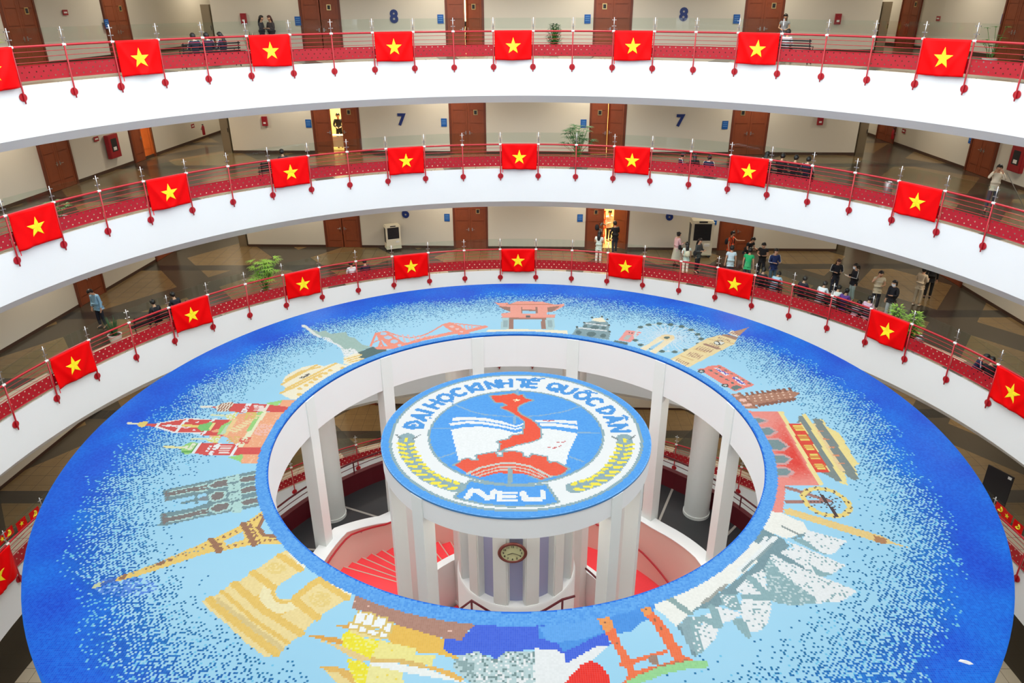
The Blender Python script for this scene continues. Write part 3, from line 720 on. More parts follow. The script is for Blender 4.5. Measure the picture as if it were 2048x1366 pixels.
# concert hall with white shells
TL = (150, 184, 186); TD = (128, 158, 164)
poly('K', [(500, 490), (620, 570), (770, 640), (830, 710), (800, 740), (720, 780), (640, 760), (560, 800), (500, 650), (400, 632), (450, 560)], TD)
poly('K', [(570, 375), (760, 400), (960, 490), (1000, 560), (980, 590), (800, 640), (620, 570), (510, 480)], (252, 248, 236))
line('K', [(770, 525), (920, 605)], (150, 160, 156), .05); poly('K', [(830, 645), (1000, 575), (1000, 605), (900, 640)], TD)
poly('K', [(940, 640), (1000, 600), (1220, 790), (1160, 792), (850, 650)], TL)
poly('K', [(1000, 560), (1370, 660), (1230, 790), (1130, 770), (1040, 700), (960, 640)], WH, alt=(.1, TL))
poly('K', [(960, 830), (1060, 880), (1230, 970), (1140, 1002), (1060, 960)], TL)
poly('K', [(820, 670), (960, 720), (1360, 890), (1230, 965), (1140, 950), (960, 830)], WH, alt=(.1, TL))
poly('K', [(640, 770), (1030, 970), (1010, 900), (850, 720), (740, 760)], TD)
poly('K', [(740, 765), (850, 720), (980, 820), (1080, 965), (1040, 970), (900, 860)], WH, alt=(.12, TL))
poly('K', [(580, 790), (660, 780), (1060, 970), (1280, 1050), (1460, 1130), (1330, 1222), (860, 1262), (680, 1232), (630, 1130)], WH, alt=(.12, TL))
poly('K', [(580, 790), (640, 800), (760, 960), (960, 1110), (1090, 1200), (1080, 1245), (860, 1262), (680, 1232), (630, 1130)], TL, alt=(.25, (205, 222, 220)))
poly('P', [(1378, 1226), (1450, 1178), (1512, 1128), (1520, 1100), (1545, 1105), (1530, 1135), (1530, 1150), (1500, 1165), (1470, 1192), (1440, 1212), (1400, 1218)], TD)
poly('J', [(1480, 460), (1650, 460), (1730, 640), (1600, 610), (1500, 560)], TL, alt=(.2, WH))
poly('J', [(1600, 720), (1720, 690), (1810, 880), (1780, 912), (1700, 850)], TL)
poly('J', [(1740, 490), (1985, 495), (2012, 560), (1990, 700), (1950, 790), (1860, 842), (1790, 830), (1720, 700), (1680, 560)], WH, alt=(.1, TL))
poly('J', [(1650, 410), (1790, 270), (1930, 200), (1985, 490), (1740, 470)], WH, alt=(.12, TL)); line('J', [(1790, 290), (1940, 430)], TL, .16); line('J', [(1730, 482), (1975, 488)], TL, .14)
poly('J', [(1390, 570), (1500, 590), (1712, 655), (1600, 722), (1480, 765), (1440, 640)], WH, alt=(.12, TL))
poly('J', [(1170, 680), (1310, 690), (1270, 850), (1330, 1035), (1230, 1092), (1180, 800)], TL, alt=(.15, WH))
poly('J', [(1310, 695), (1400, 625), (1480, 790), (1430, 930), (1330, 1032), (1260, 850), (1300, 760)], WH, alt=(.15, TL)); line('J', [(1310, 700), (1450, 770)], TL, .14)
line('J', [(1400, 590), (1440, 660), (1470, 770)], TL, .16)
poly('J', [(1040, 790), (1170, 680), (1232, 1092), (1200, 1082), (1150, 930)], (126, 154, 160))
for k in range(4): line('J', [(1085+25*k, 755-20*k), (1180+10*k, 1000+10*k)], (150, 178, 182), .05)
poly('P', [(1294, 1204), (1330, 1190), (1404, 1153), (1452, 1117), (1486, 1077), (1503, 1080), (1535, 1098), (1512, 1126), (1450, 1176), (1382, 1224), (1352, 1254), (1330, 1232)], (252, 249, 238))
line('P', [(1330, 1191), (1378, 1226)], (150, 176, 172), .13); line('P', [(1407, 1206), (1452, 1170)], (170, 170, 160), .06); line('P', [(1480, 1140), (1550, 1075)], (246, 248, 244), .1); line('P', [(1484, 1143), (1545, 1088)], (150, 170, 170), .05)
line('P', [(1523, 1088), (1533, 1076)], WH, .08)
# red steel arch gate standing in water
poly('I', [(300, 705), (880, 718), (1480, 640), (1950, 540), (2100, 560), (2080, 700), (1960, 740), (1850, 840), (1600, 870), (1480, 900), (1380, 960), (1160, 1040), (870, 1010)], (74, 152, 232))
poly('I', [(910, 790), (1130, 700), (1500, 650), (1560, 850), (1300, 930), (1000, 950)], (98, 172, 242))
poly('I', [(300, 708), (880, 722), (905, 790), (910, 900), (1100, 960), (1160, 1040), (1280, 1000), (1480, 890), (1600, 840), (1650, 970), (1480, 1020), (1170, 1170), (1080, 1060), (870, 1010), (560, 1060), (470, 1132), (400, 1080), (100, 1080), (-80, 1060), (-140, 930), (150, 885), (220, 800)], (66, 104, 226))
poly('I', [(880, 730), (1300, 680), (1130, 725), (940, 790)], (50, 110, 220))
OR = (255, 122, 70); OL = (250, 160, 84)
poly('J', [(200, 662), (335, 640), (470, 960), (560, 1110), (605, 1200), (640, 1400), (470, 1400), (540, 1290), (530, 1210), (458, 1190), (452, 1160), (482, 1130), (390, 980), (280, 800)], OR)
poly('J', [(200, 662), (335, 640), (400, 790), (330, 850), (280, 800)], OL); poly('J', [(640, 562), (745, 558), (800, 640), (770, 700), (720, 680)], OL)
poly('J', [(720, 680), (800, 640), (870, 700), (1000, 880), (1040, 970), (1095, 992), (1080, 1050), (1110, 1092), (1020, 1132), (940, 1000), (880, 900), (800, 760)], OR)
poly('J', [(560, 1130), (940, 1015), (950, 1055), (590, 1172)], OR); poly('J', [(470, 1400), (480, 1362), (620, 1240), (1000, 1140), (1110, 1085), (1330, 1172), (1150, 1172), (900, 1212), (700, 1292), (560, 1400)], OR)
poly('J', [(750, 1090), (850, 1072), (862, 1162), (780, 1180)], (168, 136, 116)); line('J', [(560, 1350), (900, 1190), (1180, 1130)], (200, 120, 84), .07, .7)
line('J', [(570, 1375), (700, 1310), (900, 1232), (1150, 1180), (1320, 1172)], (160, 222, 150), .16)
for x, y in ((310, 745), (730, 605), (435, 960), (815, 720), (880, 800)): ell('J', x, y, 14, 14, (166, 104, 70))
# white figure, red dome, speckled stone
poly('I', [(870, 1010), (1080, 1020), (1185, 1080), (1170, 1172), (1500, 990), (1645, 975), (1480, 1110), (1380, 1180), (1150, 1400), (1150, 1700), (870, 1700)], WH)
poly('I', [(1172, 1362), (1260, 1270), (1350, 1170), (1440, 1135), (1520, 1160), (1610, 1260), (1640, 1362), (1640, 1480), (1500, 1600), (1280, 1600), (1150, 1450)], (250, 42, 26))
poly('I', [(100, 1080), (280, 1040), (330, 1070), (470, 1132), (560, 1050), (650, 1030), (870, 1050), (870, 1700), (400, 1700), (250, 1400), (30, 1190)], (196, 218, 216), alt=(.25, (126, 152, 150)))
poly('I', [(120, 1090), (280, 1050), (470, 1140), (650, 1035), (870, 1060), (870, 1650), (450, 1650), (150, 1230)], WH, .22); poly('I', [(40, 1120), (240, 1150), (240, 1290), (130, 1240)], (150, 176, 174), .8)
# golden temple on a brown quay
poly('H', [(590, 400), (900, 500), (1100, 570), (1470, 670), (1840, 705), (1850, 740), (1750, 800), (1690, 880), (1650, 930), (1450, 900), (1300, 860), (1080, 800), (920, 740), (800, 690), (700, 640), (530, 600), (550, 520), (560, 450)], (184, 136, 116))
for x, y in ((570, 522), (700, 580), (1530, 832)): ell('H', x, y, 18, 8, (246, 200, 180))
poly('H', [(930, 755), (1080, 790), (1300, 860), (1470, 910), (1460, 1020), (1640, 1110), (1600, 1125), (1400, 1060), (1250, 1062), (1000, 980), (900, 930)], (246, 196, 84))
poly('H', [(820, 925), (1050, 980), (1190, 1010), (1190, 1070), (1385, 1080), (1350, 1192), (1000, 1132), (700, 1122), (760, 1000)], (252, 238, 148), alt=(.06, (252, 226, 90)))
poly('H', [(430, 870), (520, 815), (650, 900), (820, 930), (760, 1050), (720, 1112), (600, 1062), (480, 1012), (408, 950)], (255, 238, 44), alt=(.2, (255, 246, 130)))
poly('H', [(500, 820), (560, 800), (820, 880), (850, 925), (650, 895), (540, 850)], (250, 226, 150))
for q in ([(600, 640), (690, 650), (620, 762), (555, 742)], [(705, 655), (755, 660), (740, 775), (640, 768)], [(800, 690), (885, 700), (840, 802), (738, 782)], [(900, 742), (935, 752), (915, 842), (856, 822)], [(510, 757), (590, 770), (575, 812), (500, 797)], [(606, 787), (695, 802), (680, 845), (600, 832)], [(702, 812), (800, 842), (780, 877), (696, 852)], [(830, 842), (905, 862), (895, 902), (816, 882)]):
    line('H', q+[q[0]], (232, 200, 110), .07); poly('H', q, (254, 254, 250))
poly('H', [(30, 868), (300, 888), (430, 908), (432, 975), (250, 930)], (236, 170, 72)); poly('H', [(150, 912), (420, 980), (600, 1062), (730, 1122), (640, 1150), (450, 1060), (330, 980)], (244, 212, 142))
poly('H', [(370, 775), (500, 758), (500, 805), (450, 800)], (236, 176, 80))
poly('H', [(480, 1110), (640, 1150), (722, 1200), (660, 1420), (540, 1400), (500, 1240)], (255, 238, 44), alt=(.25, (255, 246, 130)))
poly('H', [(190, 1192), (300, 1185), (470, 1222), (545, 1290), (600, 1450), (420, 1420), (300, 1270)], (240, 190, 96)); poly('H', [(270, 1240), (400, 1260), (560, 1400), (560, 1480), (430, 1440)], (250, 224, 150))
poly('H', [(722, 1180), (1050, 1250), (1060, 1420), (640, 1440), (700, 1280)], (252, 240, 160), alt=(.06, (252, 226, 90)))
poly('H', [(720, 1140), (920, 1150), (1300, 1222), (1640, 1330), (1720, 1372), (1500, 1330), (1100, 1262), (720, 1182)], (252, 252, 244))
poly('H', [(1200, 1190), (1400, 1200), (1560, 1250), (1700, 1335), (1640, 1345), (1400, 1245)], (246, 190, 92)); line('H', [(740, 1130), (1000, 1135), (1250, 1185)], (236, 196, 110), .1)
# triumphal arch
AR = (252, 226, 156); AG = (246, 204, 104)
poly('G', [(75, 620), (210, 550), (330, 460), (400, 440), (530, 350), (760, 190), (950, 85), (1125, 255), (1000, 320), (780, 470), (745, 540), (790, 595), (860, 605), (940, 570), (1180, 400), (1270, 355), (1520, 500), (1420, 592), (1150, 765), (980, 930), (880, 1012), (760, 1110), (660, 1142), (480, 1010), (280, 820), (120, 690)], AR)
poly('G', [(520, 590), (700, 500), (725, 480), (760, 600), (860, 610), (930, 600), (900, 690), (760, 780), (640, 670)], AG)
ell('G', 640, 470, 95, 85, AR); ell('G', 900, 800, 110, 80, AR); line('G', [(690, 480), (650, 560), (690, 650), (800, 690), (910, 660)], (254, 238, 186), .22)
poly('G', [(850, 140), (950, 85), (1122, 255), (1000, 322)], (255, 250, 228)); poly('G', [(1200, 430), (1290, 378), (1518, 505), (1420, 575)], (255, 250, 228))
for pp, w in (([(130, 600), (330, 770), (760, 1105)], .15), ([(365, 455), (640, 700), (985, 915)], .15), ([(540, 350), (735, 495)], .14), ([(930, 610), (1140, 772)], .15), ([(790, 190), (985, 322)], .14), ([(1200, 450), (1420, 588)], .14), ([(1260, 358), (1100, 450), (930, 590)], .16), ([(250, 525), (560, 800), (870, 1010)], .08)): line('G', pp, AG, w)
ell('G', 750, 312, 95, 52, (246, 216, 132), prob=.8); ell('G', 1165, 600, 105, 75, (246, 216, 132), prob=.7)
for k in range(16): x, y = lerp((210, 610), (790, 1050), k/15); line('G', [(x, y-20), (x+14, y+22)], (232, 206, 140), .07)
# iron lattice tower
EF = (250, 212, 116); EB = (166, 118, 88)
ell('F', 330, 1180, 300, 95, (96, 148, 234), prob=.45)
poly('F', [(215, 1115), (320, 1070), (620, 960), (900, 840), (1130, 740), (1430, 600), (1600, 480), (1690, 410), (1712, 465), (1620, 540), (1565, 630), (1620, 700), (1750, 715), (1860, 702), (1912, 777), (1540, 787), (1210, 852), (1130, 862), (930, 920), (700, 1000), (450, 1080), (240, 1137)], EF)
line('F', [(50, 1175), (110, 1155)], (216, 220, 170), .12); line('F', [(110, 1155), (220, 1118)], (70, 110, 190), .08)
poly('F', [(1250, 750), (1420, 670), (1440, 742), (1270, 792)], LB)
line('F', [(1710, 465), (1610, 548), (1565, 630), (1620, 700), (1760, 716), (1860, 702)], EB, .09); line('F', [(1430, 595), (1530, 788)], EB, .13); line('F', [(1130, 738), (1205, 856)], EB, .12); line('F', [(1475, 580), (1580, 775)], EB, .06, .6)
for a, b_, n in (((1190, 745), (1420, 640), 5), ((1225, 825), (1480, 762), 5), ((1530, 560), (1615, 498), 4), ((1625, 750), (1725, 745), 3), ((1200, 782), (1225, 785), 2)):
    for k in range(n): x, y = lerp(a, b_, k/(n-1)); poly('F', [(x-14, y), (x, y-13), (x+14, y), (x, y+13)], EB)
for k in range(34): x, y = lerp((400, 1052), (1110, 790), k/33); ell('F', x+rng.random()*16, y+(rng.random()-.5)*34*(k/33+.4), 8, 7, EB if k % 2 else (150, 170, 170))
poly('F', [(725, 938), (745, 922), (765, 938), (745, 952)], EB); line('F', [(630, 972), (680, 960)], EB, .1); line('F', [(300, 1100), (330, 1075)], EB, .1)
# twin-towered cathedral
ND = (124, 152, 156); NP = (188, 224, 216); NB = (134, 124, 120)
poly('F', [(675, 285), (1000, 215), (1300, 150), (1640, 80), (1655, 260), (1690, 385), (1560, 432), (1390, 470), (1100, 522), (700, 612), (625, 607), (662, 580), (655, 500), (950, 450), (1100, 400), (1085, 305), (980, 330), (700, 387)], ND)
for q in ([(740, 292), (955, 247), (962, 300), (745, 345)], [(722, 532), (948, 482), (955, 540), (722, 585)], [(982, 242), (1088, 217), (1092, 290), (986, 305)], [(975, 472), (1088, 442), (1090, 510), (980, 527)]):
    poly('F', q, NP)
    for e in (.33, .66): line('F', [lerp(q[0], q[3], e), lerp(q[1], q[2], e)], NB, .07)
poly('F', [(690, 300), (725, 290), (728, 375), (708, 385)], NB, .8); poly('F', [(665, 510), (710, 500), (715, 595), (680, 600)], NB, .8)
for q in ([(1112, 240), (1180, 200), (1280, 180), (1278, 240), (1150, 262)], [(1125, 330), (1180, 300), (1250, 303), (1242, 352), (1170, 377), (1130, 365)], [(1120, 460), (1180, 412), (1292, 400), (1290, 450), (1180, 487)], [(1372, 202), (1430, 160), (1635, 125), (1640, 168), (1450, 207)], [(1382, 292), (1450, 255), (1645, 215), (1652, 262), (1420, 312)], [(1392, 405), (1450, 370), (1672, 330), (1678, 368), (1440, 422)]):
    line('F', q+[q[0]], NP, .1); poly('F', q, NB)
for o in (0, 40, 80): line('F', [(1290+o, 160-o*.2), (1310+o, 300), (1340+o*.7, 480)], NP, .09, .85)
for k in range(7): line('F', [(1300, 175+44*k), (1375, 160+44*k)], ND if k % 2 else NP, .07)
poly('F', [(990, 365), (1095, 328), (1098, 375), (1000, 378)], (138, 148, 152)); line('F', [(860, 403), (1000, 368)], ND, .08); line('F', [(985, 335), (995, 405)], ND, .06)
# onion-domed cathedral
RD_ = (226, 88, 82); OG = (252, 178, 134); GN = (164, 220, 130); YG = (228, 230, 134)
poly('E', [(1210, 650), (1740, 632), (1690, 720), (1600, 880), (1540, 1000), (1505, 1080), (1490, 1165), (1230, 1165), (1260, 1070), (1220, 990), (1050, 870), (1000, 955), (930, 945), (900, 840), (930, 745), (1050, 740), (1170, 700)], OG, alt=(.12, (255, 200, 160)))
poly('E', [(1370, 750), (1570, 770), (1510, 880), (1330, 865)], (255, 196, 178), .6)
poly('E', [(1500, 545), (1660, 513), (1610, 580), (1520, 565)], GN); poly('E', [(1660, 513), (1845, 513), (1790, 590), (1610, 585)], OG)
poly('E', [(1100, 1098), (1260, 1068), (1222, 1138)], GN)
poly('E', [(930, 582), (1000, 575), (1110, 548), (1340, 545), (1520, 560), (1795, 592), (1740, 637), (1480, 632), (1230, 642), (1100, 622), (970, 600)], RD_)
poly('E', [(975, 582), (1040, 550), (1130, 533), (1168, 545), (1105, 625), (1030, 637), (990, 612)], (244, 236, 214))
for k in range(5): line('E', [(1000+28*k, 628+2*(k > 2)), (1035+27*k, 548-(k*2))], (170, 110, 84), .03)
poly('E', [(1260, 590), (1300, 545), (1345, 548), (1290, 640), (1235, 640)], WH, .75); line('E', [(1515, 562), (1470, 635)], (240, 236, 214), .08); line('E', [(835, 580), (925, 582)], (240, 236, 220), .1)
for k in range(4): line('E', [(1380, 570+16*k), (1470, 580+14*k)], (250, 226, 216), .06)
poly('E', [(240, 753), (380, 755), (680, 705), (900, 710), (1130, 718), (1030, 800), (900, 842), (560, 842), (380, 792), (260, 775)], RD_)
poly('E', [(820, 832), (1000, 842), (1060, 882), (830, 872)], RD_)
line('E', [(380, 752), (680, 702), (900, 712)], WH, .05); line('E', [(365, 785), (560, 846), (830, 850)], WH, .06); line('E', [(690, 706), (565, 842)], WH, .08); line('E', [(400, 750), (375, 790)], WH, .07)
line('E', [(975, 706), (925, 740)], WH, .07); line('E', [(880, 832), (835, 872)], WH, .07)
for k in range(6): line('E', [(440+45*k, 775+5*k), (510+45*k, 768+3*k)], WH, .05)
for k in range(6): ell('E', 690+35*k, 740+(k % 3)*40, 16, 8, WH, prob=.6)
poly('E', [(165, 760), (200, 738), (287, 728), (270, 772), (230, 793), (188, 785)], (246, 218, 120)); line('E', [(85, 750), (170, 756)], (240, 238, 210), .09)
poly('E', [(768, 780), (920, 740), (962, 745), (920, 822), (830, 832)], (132, 208, 118)); poly('E', [(950, 745), (975, 745), (930, 825), (905, 825)], (246, 232, 150)); line('E', [(650, 772), (780, 782)], (246, 218, 120), .12)
poly('E', [(1010, 860), (1050, 770), (1160, 728), (1080, 850), (1040, 868)], (200, 228, 190)); line('E', [(1010, 860), (1060, 775), (1150, 730)], GN, .1)
poly('E', [(1060, 672), (1200, 635), (1180, 702), (1110, 717)], YG, alt=(.3, WH)); poly('E', [(868, 912), (1035, 870), (1000, 952), (910, 942)], YG, alt=(.3, WH)); line('E', [(940, 665), (1060, 672)], (226, 234, 190), .09); line('E', [(735, 910), (870, 912)], (226, 234, 190), .09)
line('E', [(1468, 640), (1340, 830), (1225, 985)], (244, 240, 200), .16); line('E', [(1440, 640), (1320, 820)], GN, .12); line('E', [(1175, 715), (1080, 870)], (250, 214, 150), .1)
for k in range(9): line('E', [(1120+35*k, 820-18*k), (1190+30*k, 838-20*k)], (250, 226, 170), .07)
poly('E', [(1290, 640), (1400, 638), (1370, 720), (1270, 712)], (226, 200, 110), .6); poly('E', [(1110, 885), (1250, 880), (1200, 960), (1090, 950)], (230, 190, 110), .6)
poly('E', [(820, 953), (1030, 958), (1200, 962), (1212, 995), (1530, 1000), (1505, 1077), (1270, 1065), (1170, 1082), (890, 1080), (750, 1055)], RD_)
poly('E', [(1225, 900), (1345, 895), (1300, 965), (1220, 955)], (232, 110, 96), .8); poly('E', [(985, 955), (1035, 955), (950, 1078), (895, 1078)], WH, .7); line('E', [(1200, 965), (1140, 1078)], WH, .07)
for k in range(4): line('E', [(1040-8*k, 985+22*k), (1130-8*k, 985+22*k)], (250, 226, 216), .06)
for k in range(3): ell('E', 925-18*k, 985+25*k, 12, 10, WH)
poly('E', [(612, 1002), (720, 940), (825, 955), (755, 1052), (680, 1072), (640, 1050)], GN); poly('E', [(640, 1000), (730, 955), (800, 960), (740, 1020), (660, 1030)], (240, 240, 210), .6); line('E', [(640, 1040), (740, 1040), (800, 965)], (110, 180, 90), .07); line('E', [(460, 990), (620, 1000)], (244, 236, 170), .1)
line('E', [(825, 955), (750, 1055)], WH, .08); poly('E', [(1230, 1070), (1262, 1068), (1235, 1165), (1225, 1140)], GN)
# blue border of the opening
rimw = .27+.10*np.clip(-GY/6, 0, 1)
m = (GR < RI+rimw); IMG[m] = (C3(92, 168, 240)+(rnd2[..., None]-.5)*C3(30, 26, 12))[m]

# --- emblem disc
BL = C3(84, 166, 240); GY_ = (150, 178, 182)
D_ = GR < RD+.1
IMG[D_] = (BL+(rnd2[..., None]-.5)*C3(14, 14, 6))[D_]
def annul(r0, r1, col):
    m = (GR > r0) & (GR < r1); IMG[m] = C3(*col)
annul(3.38, 3.46, GY_); annul(2.42, 3.38, (246, 247, 244)); annul(2.35, 2.42, GY_)
for k, pp in (('L', [(1060, 530), (1300, 630), (1500, 680), (1800, 705), (2048, 712)]), ('M', [(200, 712), (500, 690), (800, 640), (1040, 560)]), ('L', [(770, 868), (1040, 870)]), ('M', [(1000, 925), (1290, 928)]), ('N', [(880, 450), (1110, 375)]), ('M', [(880, 1255), (1070, 1320)]), ('M', [(170, 335), (170, 420)]), ('M', [(132, 700), (132, 800)])):
    line(k, pp, (140, 182, 214), .05)
poly('P', [(902, 860), (925, 855), (962, 853), (1000, 858), (1031, 866), (1048, 861), (1082, 857), (1110, 859), (1156, 867), (1150, 880), (1138, 903), (1131, 930), (1100, 935), (1031, 915), (960, 925), (918, 925), (912, 900)], (247, 248, 245))
poly('L', [(1050, 720), (1280, 712), (1500, 725), (1720, 765), (1920, 830), (2048, 790), (2048, 812), (1920, 852), (1700, 800), (1500, 765), (1280, 750), (1050, 768)], WH)
poly('L', [(1015, 795), (1280, 765), (1500, 780), (1720, 820), (1920, 870), (2048, 830), (2048, 850), (1920, 892), (1700, 845), (1480, 812), (1250, 800), (1030, 832)], WH)
poly('M', [(410, 750), (700, 750), (980, 765), (990, 812), (700, 785), (430, 787)], WH); poly('M', [(470, 800), (700, 800), (1000, 837), (1000, 880), (750, 845), (480, 832)], WH)
mp = [(-200, 425), (-60, 415), (60, 400), (120, 388), (180, 415), (245, 410), (262, 455), (375, 483), (300, 505), (200, 545), (158, 590), (175, 640), (240, 695), (330, 735), (420, 800), (475, 870), (490, 950), (470, 1005), (350, 1050), (180, 1085), (0, 1140), (-80, 1180), (-50, 1075), (-95, 1048), (70, 1010), (85, 970), (255, 945), (275, 770), (180, 700), (60, 630), (-40, 590), (-35, 570), (35, 555), (-20, 515), (-125, 510)]
line('M', mp+[mp[0]], GY_, .1); poly('M', mp, (248, 88, 58))
st = [(165+(52 if k % 2 == 0 else 22)*math.sin(math.pi*k/5)*1.15, 483-(26 if k % 2 == 0 else 11)*math.cos(math.pi*k/5)) for k in range(10)]; poly('M', st, (255, 246, 196))
for x, y in ((725, 1055), (800, 1052), (750, 1110), (605, 1130), (680, 1132), (545, 758), (600, 764), (650, 760)): line('M', [(x-18, y+2), (x+14, y-3)], (214, 96, 96), .04)
gear = [(1090, 550), (1200, 480), (1270, 460), (1330, 490), (1420, 490), (1390, 420), (1640, 375), (1670, 430), (1740, 430), (1760, 370), (1900, 365), (2010, 385), (2015, 430), (2105, 450), (2145, 405), (2335, 440), (2365, 520), (2475, 510), (2635, 600), (2535, 680), (2395, 700), (2270, 745), (2105, 685), (1975, 660), (1830, 672), (1700, 655), (1560, 685), (1430, 720), (1270, 660)]
line('N', gear[:23], GY_, .1); poly('N', gear, (246, 92, 62))
line('N', [(1260, 668), (1450, 582), (1700, 528), (1900, 526), (2120, 568), (2400, 705)], (214, 212, 200), .07); line('N', [(1320, 690), (1500, 625), (1700, 575), (1900, 572), (2120, 615), (2330, 715)], (222, 200, 186), .05); line('N', [(1400, 705), (1550, 650), (1720, 612), (1900, 610), (2080, 645), (2250, 715)], (222, 200, 186), .05)
line('N', [(1845, 600), (1842, 790)], GY_, .09)
# plate with three letters
pl = [(1300, 770), (1520, 815), (1850, 842), (2100, 845), (2325, 820), (2485, 1050), (2300, 1090), (1850, 1105), (1500, 1075), (1100, 985)]
line('N', pl+[pl[0]], GY_, .14); poly('N', pl, tuple(BL))
ln = lambda pts, w=.15: line('N', pts, WH, w)
ln([(1255, 990), (1325, 890), (1410, 905), (1530, 1000), (1590, 995), (1625, 905)], .15); ln([(1710, 920), (1695, 1025)], .14)
for y in (925, 978, 1028): ln([(1710, y), (1920, y+2)], .09)
ln([(2020, 930), (2055, 1015), (2240, 1018)], .17); ln([(2225, 1015), (2305, 990), (2290, 912)], .13)
# wheat ears, the right one mirrors the left
for mir in (0, 1):
    X = lambda x: (2062-(750+x*.14648)-750)/.14648 if mir else x
    dy = 12 if mir else 0
    stem = [(430, 170), (430, 300), (450, 400), (520, 500), (600, 600), (720, 700), (880, 780), (1120, 850)]
    for w_, c_ in ((.42, GY_),): line('N', [(X(x), y+dy) for x, y in stem], c_, w_)
    line('N', [(X(290), 135+dy), (X(350), 185+dy)], (130, 140, 140), .04); line('N', [(X(610), 140+dy), (X(520), 190+dy)], (130, 140, 140), .04)
    for i, (x, y) in enumerate([(360, 265), (365, 320), (385, 382), (415, 440), (465, 500), (515, 565), (565, 630), (635, 680), (740, 745), (825, 795), (930, 832), (1050, 868)]):
        a = R_(25-3.3*i); dx, dyy = 46*math.cos(a), 46*math.sin(a)*.6; line('N', [(X(x-dx), y-dyy+dy), (X(x+dx), y+dyy+dy)], (255, 236, 76), .10)
    for i, (x, y) in enumerate([(425, 205), (500, 262), (515, 315), (540, 370), (575, 425), (600, 480), (650, 540), (695, 590), (760, 640), (840, 685), (910, 730), (1010, 755), (1110, 790)]):
        a = R_(-35+7*i) if i else R_(90); dx, dyy = 26*math.cos(a), 26*math.sin(a)*.6; line('N', [(X(x-dx), y-dyy+dy), (X(x+dx), y+dyy+dy)], (255, 236, 76), .10)
# ring lettering, stroke letters set along the circle
GLY = {'D': [[(0, 0), (0, 1), (.45, .95), (.8, .5), (.45, .05), (0, 0)]], 'A': [[(0, 0), (.4, 1), (.8, 0)], [(.18, .33), (.62, .33)]], 'I': [[(.2, 0), (.2, 1)]], 'H': [[(0, 0), (0, 1)], [(.75, 0), (.75, 1)], [(0, .5), (.75, .5)]],
       'O': [[(.45+.45*math.cos(a*.5236), .5+.5*math.sin(a*.5236)) for a in range(13)]], 'C': [[(.45+.45*math.cos(R_(a)), .5+.5*math.sin(R_(a))) for a in range(50, 320, 22)]],
       'K': [[(0, 0), (0, 1)], [(.7, 1), (.05, .45), (.75, 0)]], 'N': [[(0, 0), (0, 1), (.75, 0), (.75, 1)]], 'T': [[(0, 1), (.8, 1)], [(.4, 1), (.4, 0)]], 'E': [[(.65, 1), (0, 1), (0, 0), (.65, 0)], [(0, .5), (.55, .5)]],
       'U': [[(0, 1), (0, .3), (.2, .03), (.55, .03), (.75, .3), (.75, 1)]], 'Q': [[(.45+.45*math.cos(a*.5236), .5+.5*math.sin(a*.5236)) for a in range(13)], [(.5, .3), (.9, -.05)]]}
LETT = [('D-', 820, 848), ('A.', 836, 832.5), ('I', 844, 818), ('H', 858, 805), ('O.', 883, 793), ('C', 911, 781), ('K', 943, 769.5), ('I', 961, 766), ('N', 983, 763.7), ('H', 1012, 763), ('T', 1046.6, 763), ('E^/', 1068.6, 763.7), ('Q', 1109.6, 772.5), ('U', 1139, 779), ('O^/', 1166.7, 789), ('C', 1190, 803), ('D', 1215, 822), ('A^', 1232, 838), ('N', 1240, 857)]
for ch, px, py in LETT:
    p = onz(px, py, ZM); a = math.atan2(p.x, p.y); r0 = 2.66; hh = .46; ww = .42
    def T(u, v): # letter box to ring
        r = r0+v*hh; an = a+(u-.4)*ww/2.9; return (r*math.sin(an), r*math.cos(an))
    strokes = list(GLY[ch[0]])
    if '-' in ch: strokes.append([(-.15, .5), (.3, .5)])
    if '.' in ch: strokes.append([(.4, -.22), (.42, -.2)])
    if '^' in ch: strokes.append([(.15, 1.18), (.4, 1.34), (.65, 1.18)])
    if '/' in ch: strokes.append([(.7, 1.28), (.92, 1.42)])
    for stv in strokes:
        q = [T(*s_) for s_ in stv]; s = sl_of(q, .2); X_, Y_ = GX[s], GY[s]; m = np.zeros(X_.shape, bool); thin = max(v for u, v in stv) > 1.1 or max(v for u, v in stv) < 0
        for (x1, y1), (x2, y2) in zip(q[:-1], q[1:]):
            dx, dy = x2-x1, y2-y1; L2 = dx*dx+dy*dy+1e-9; u = np.clip(((X_-x1)*dx+(Y_-y1)*dy)/L2, 0, 1); m |= np.hypot(X_-x1-u*dx, Y_-y1-u*dy) < (.042 if thin else .072)
        put(m, s, (78, 158, 228))

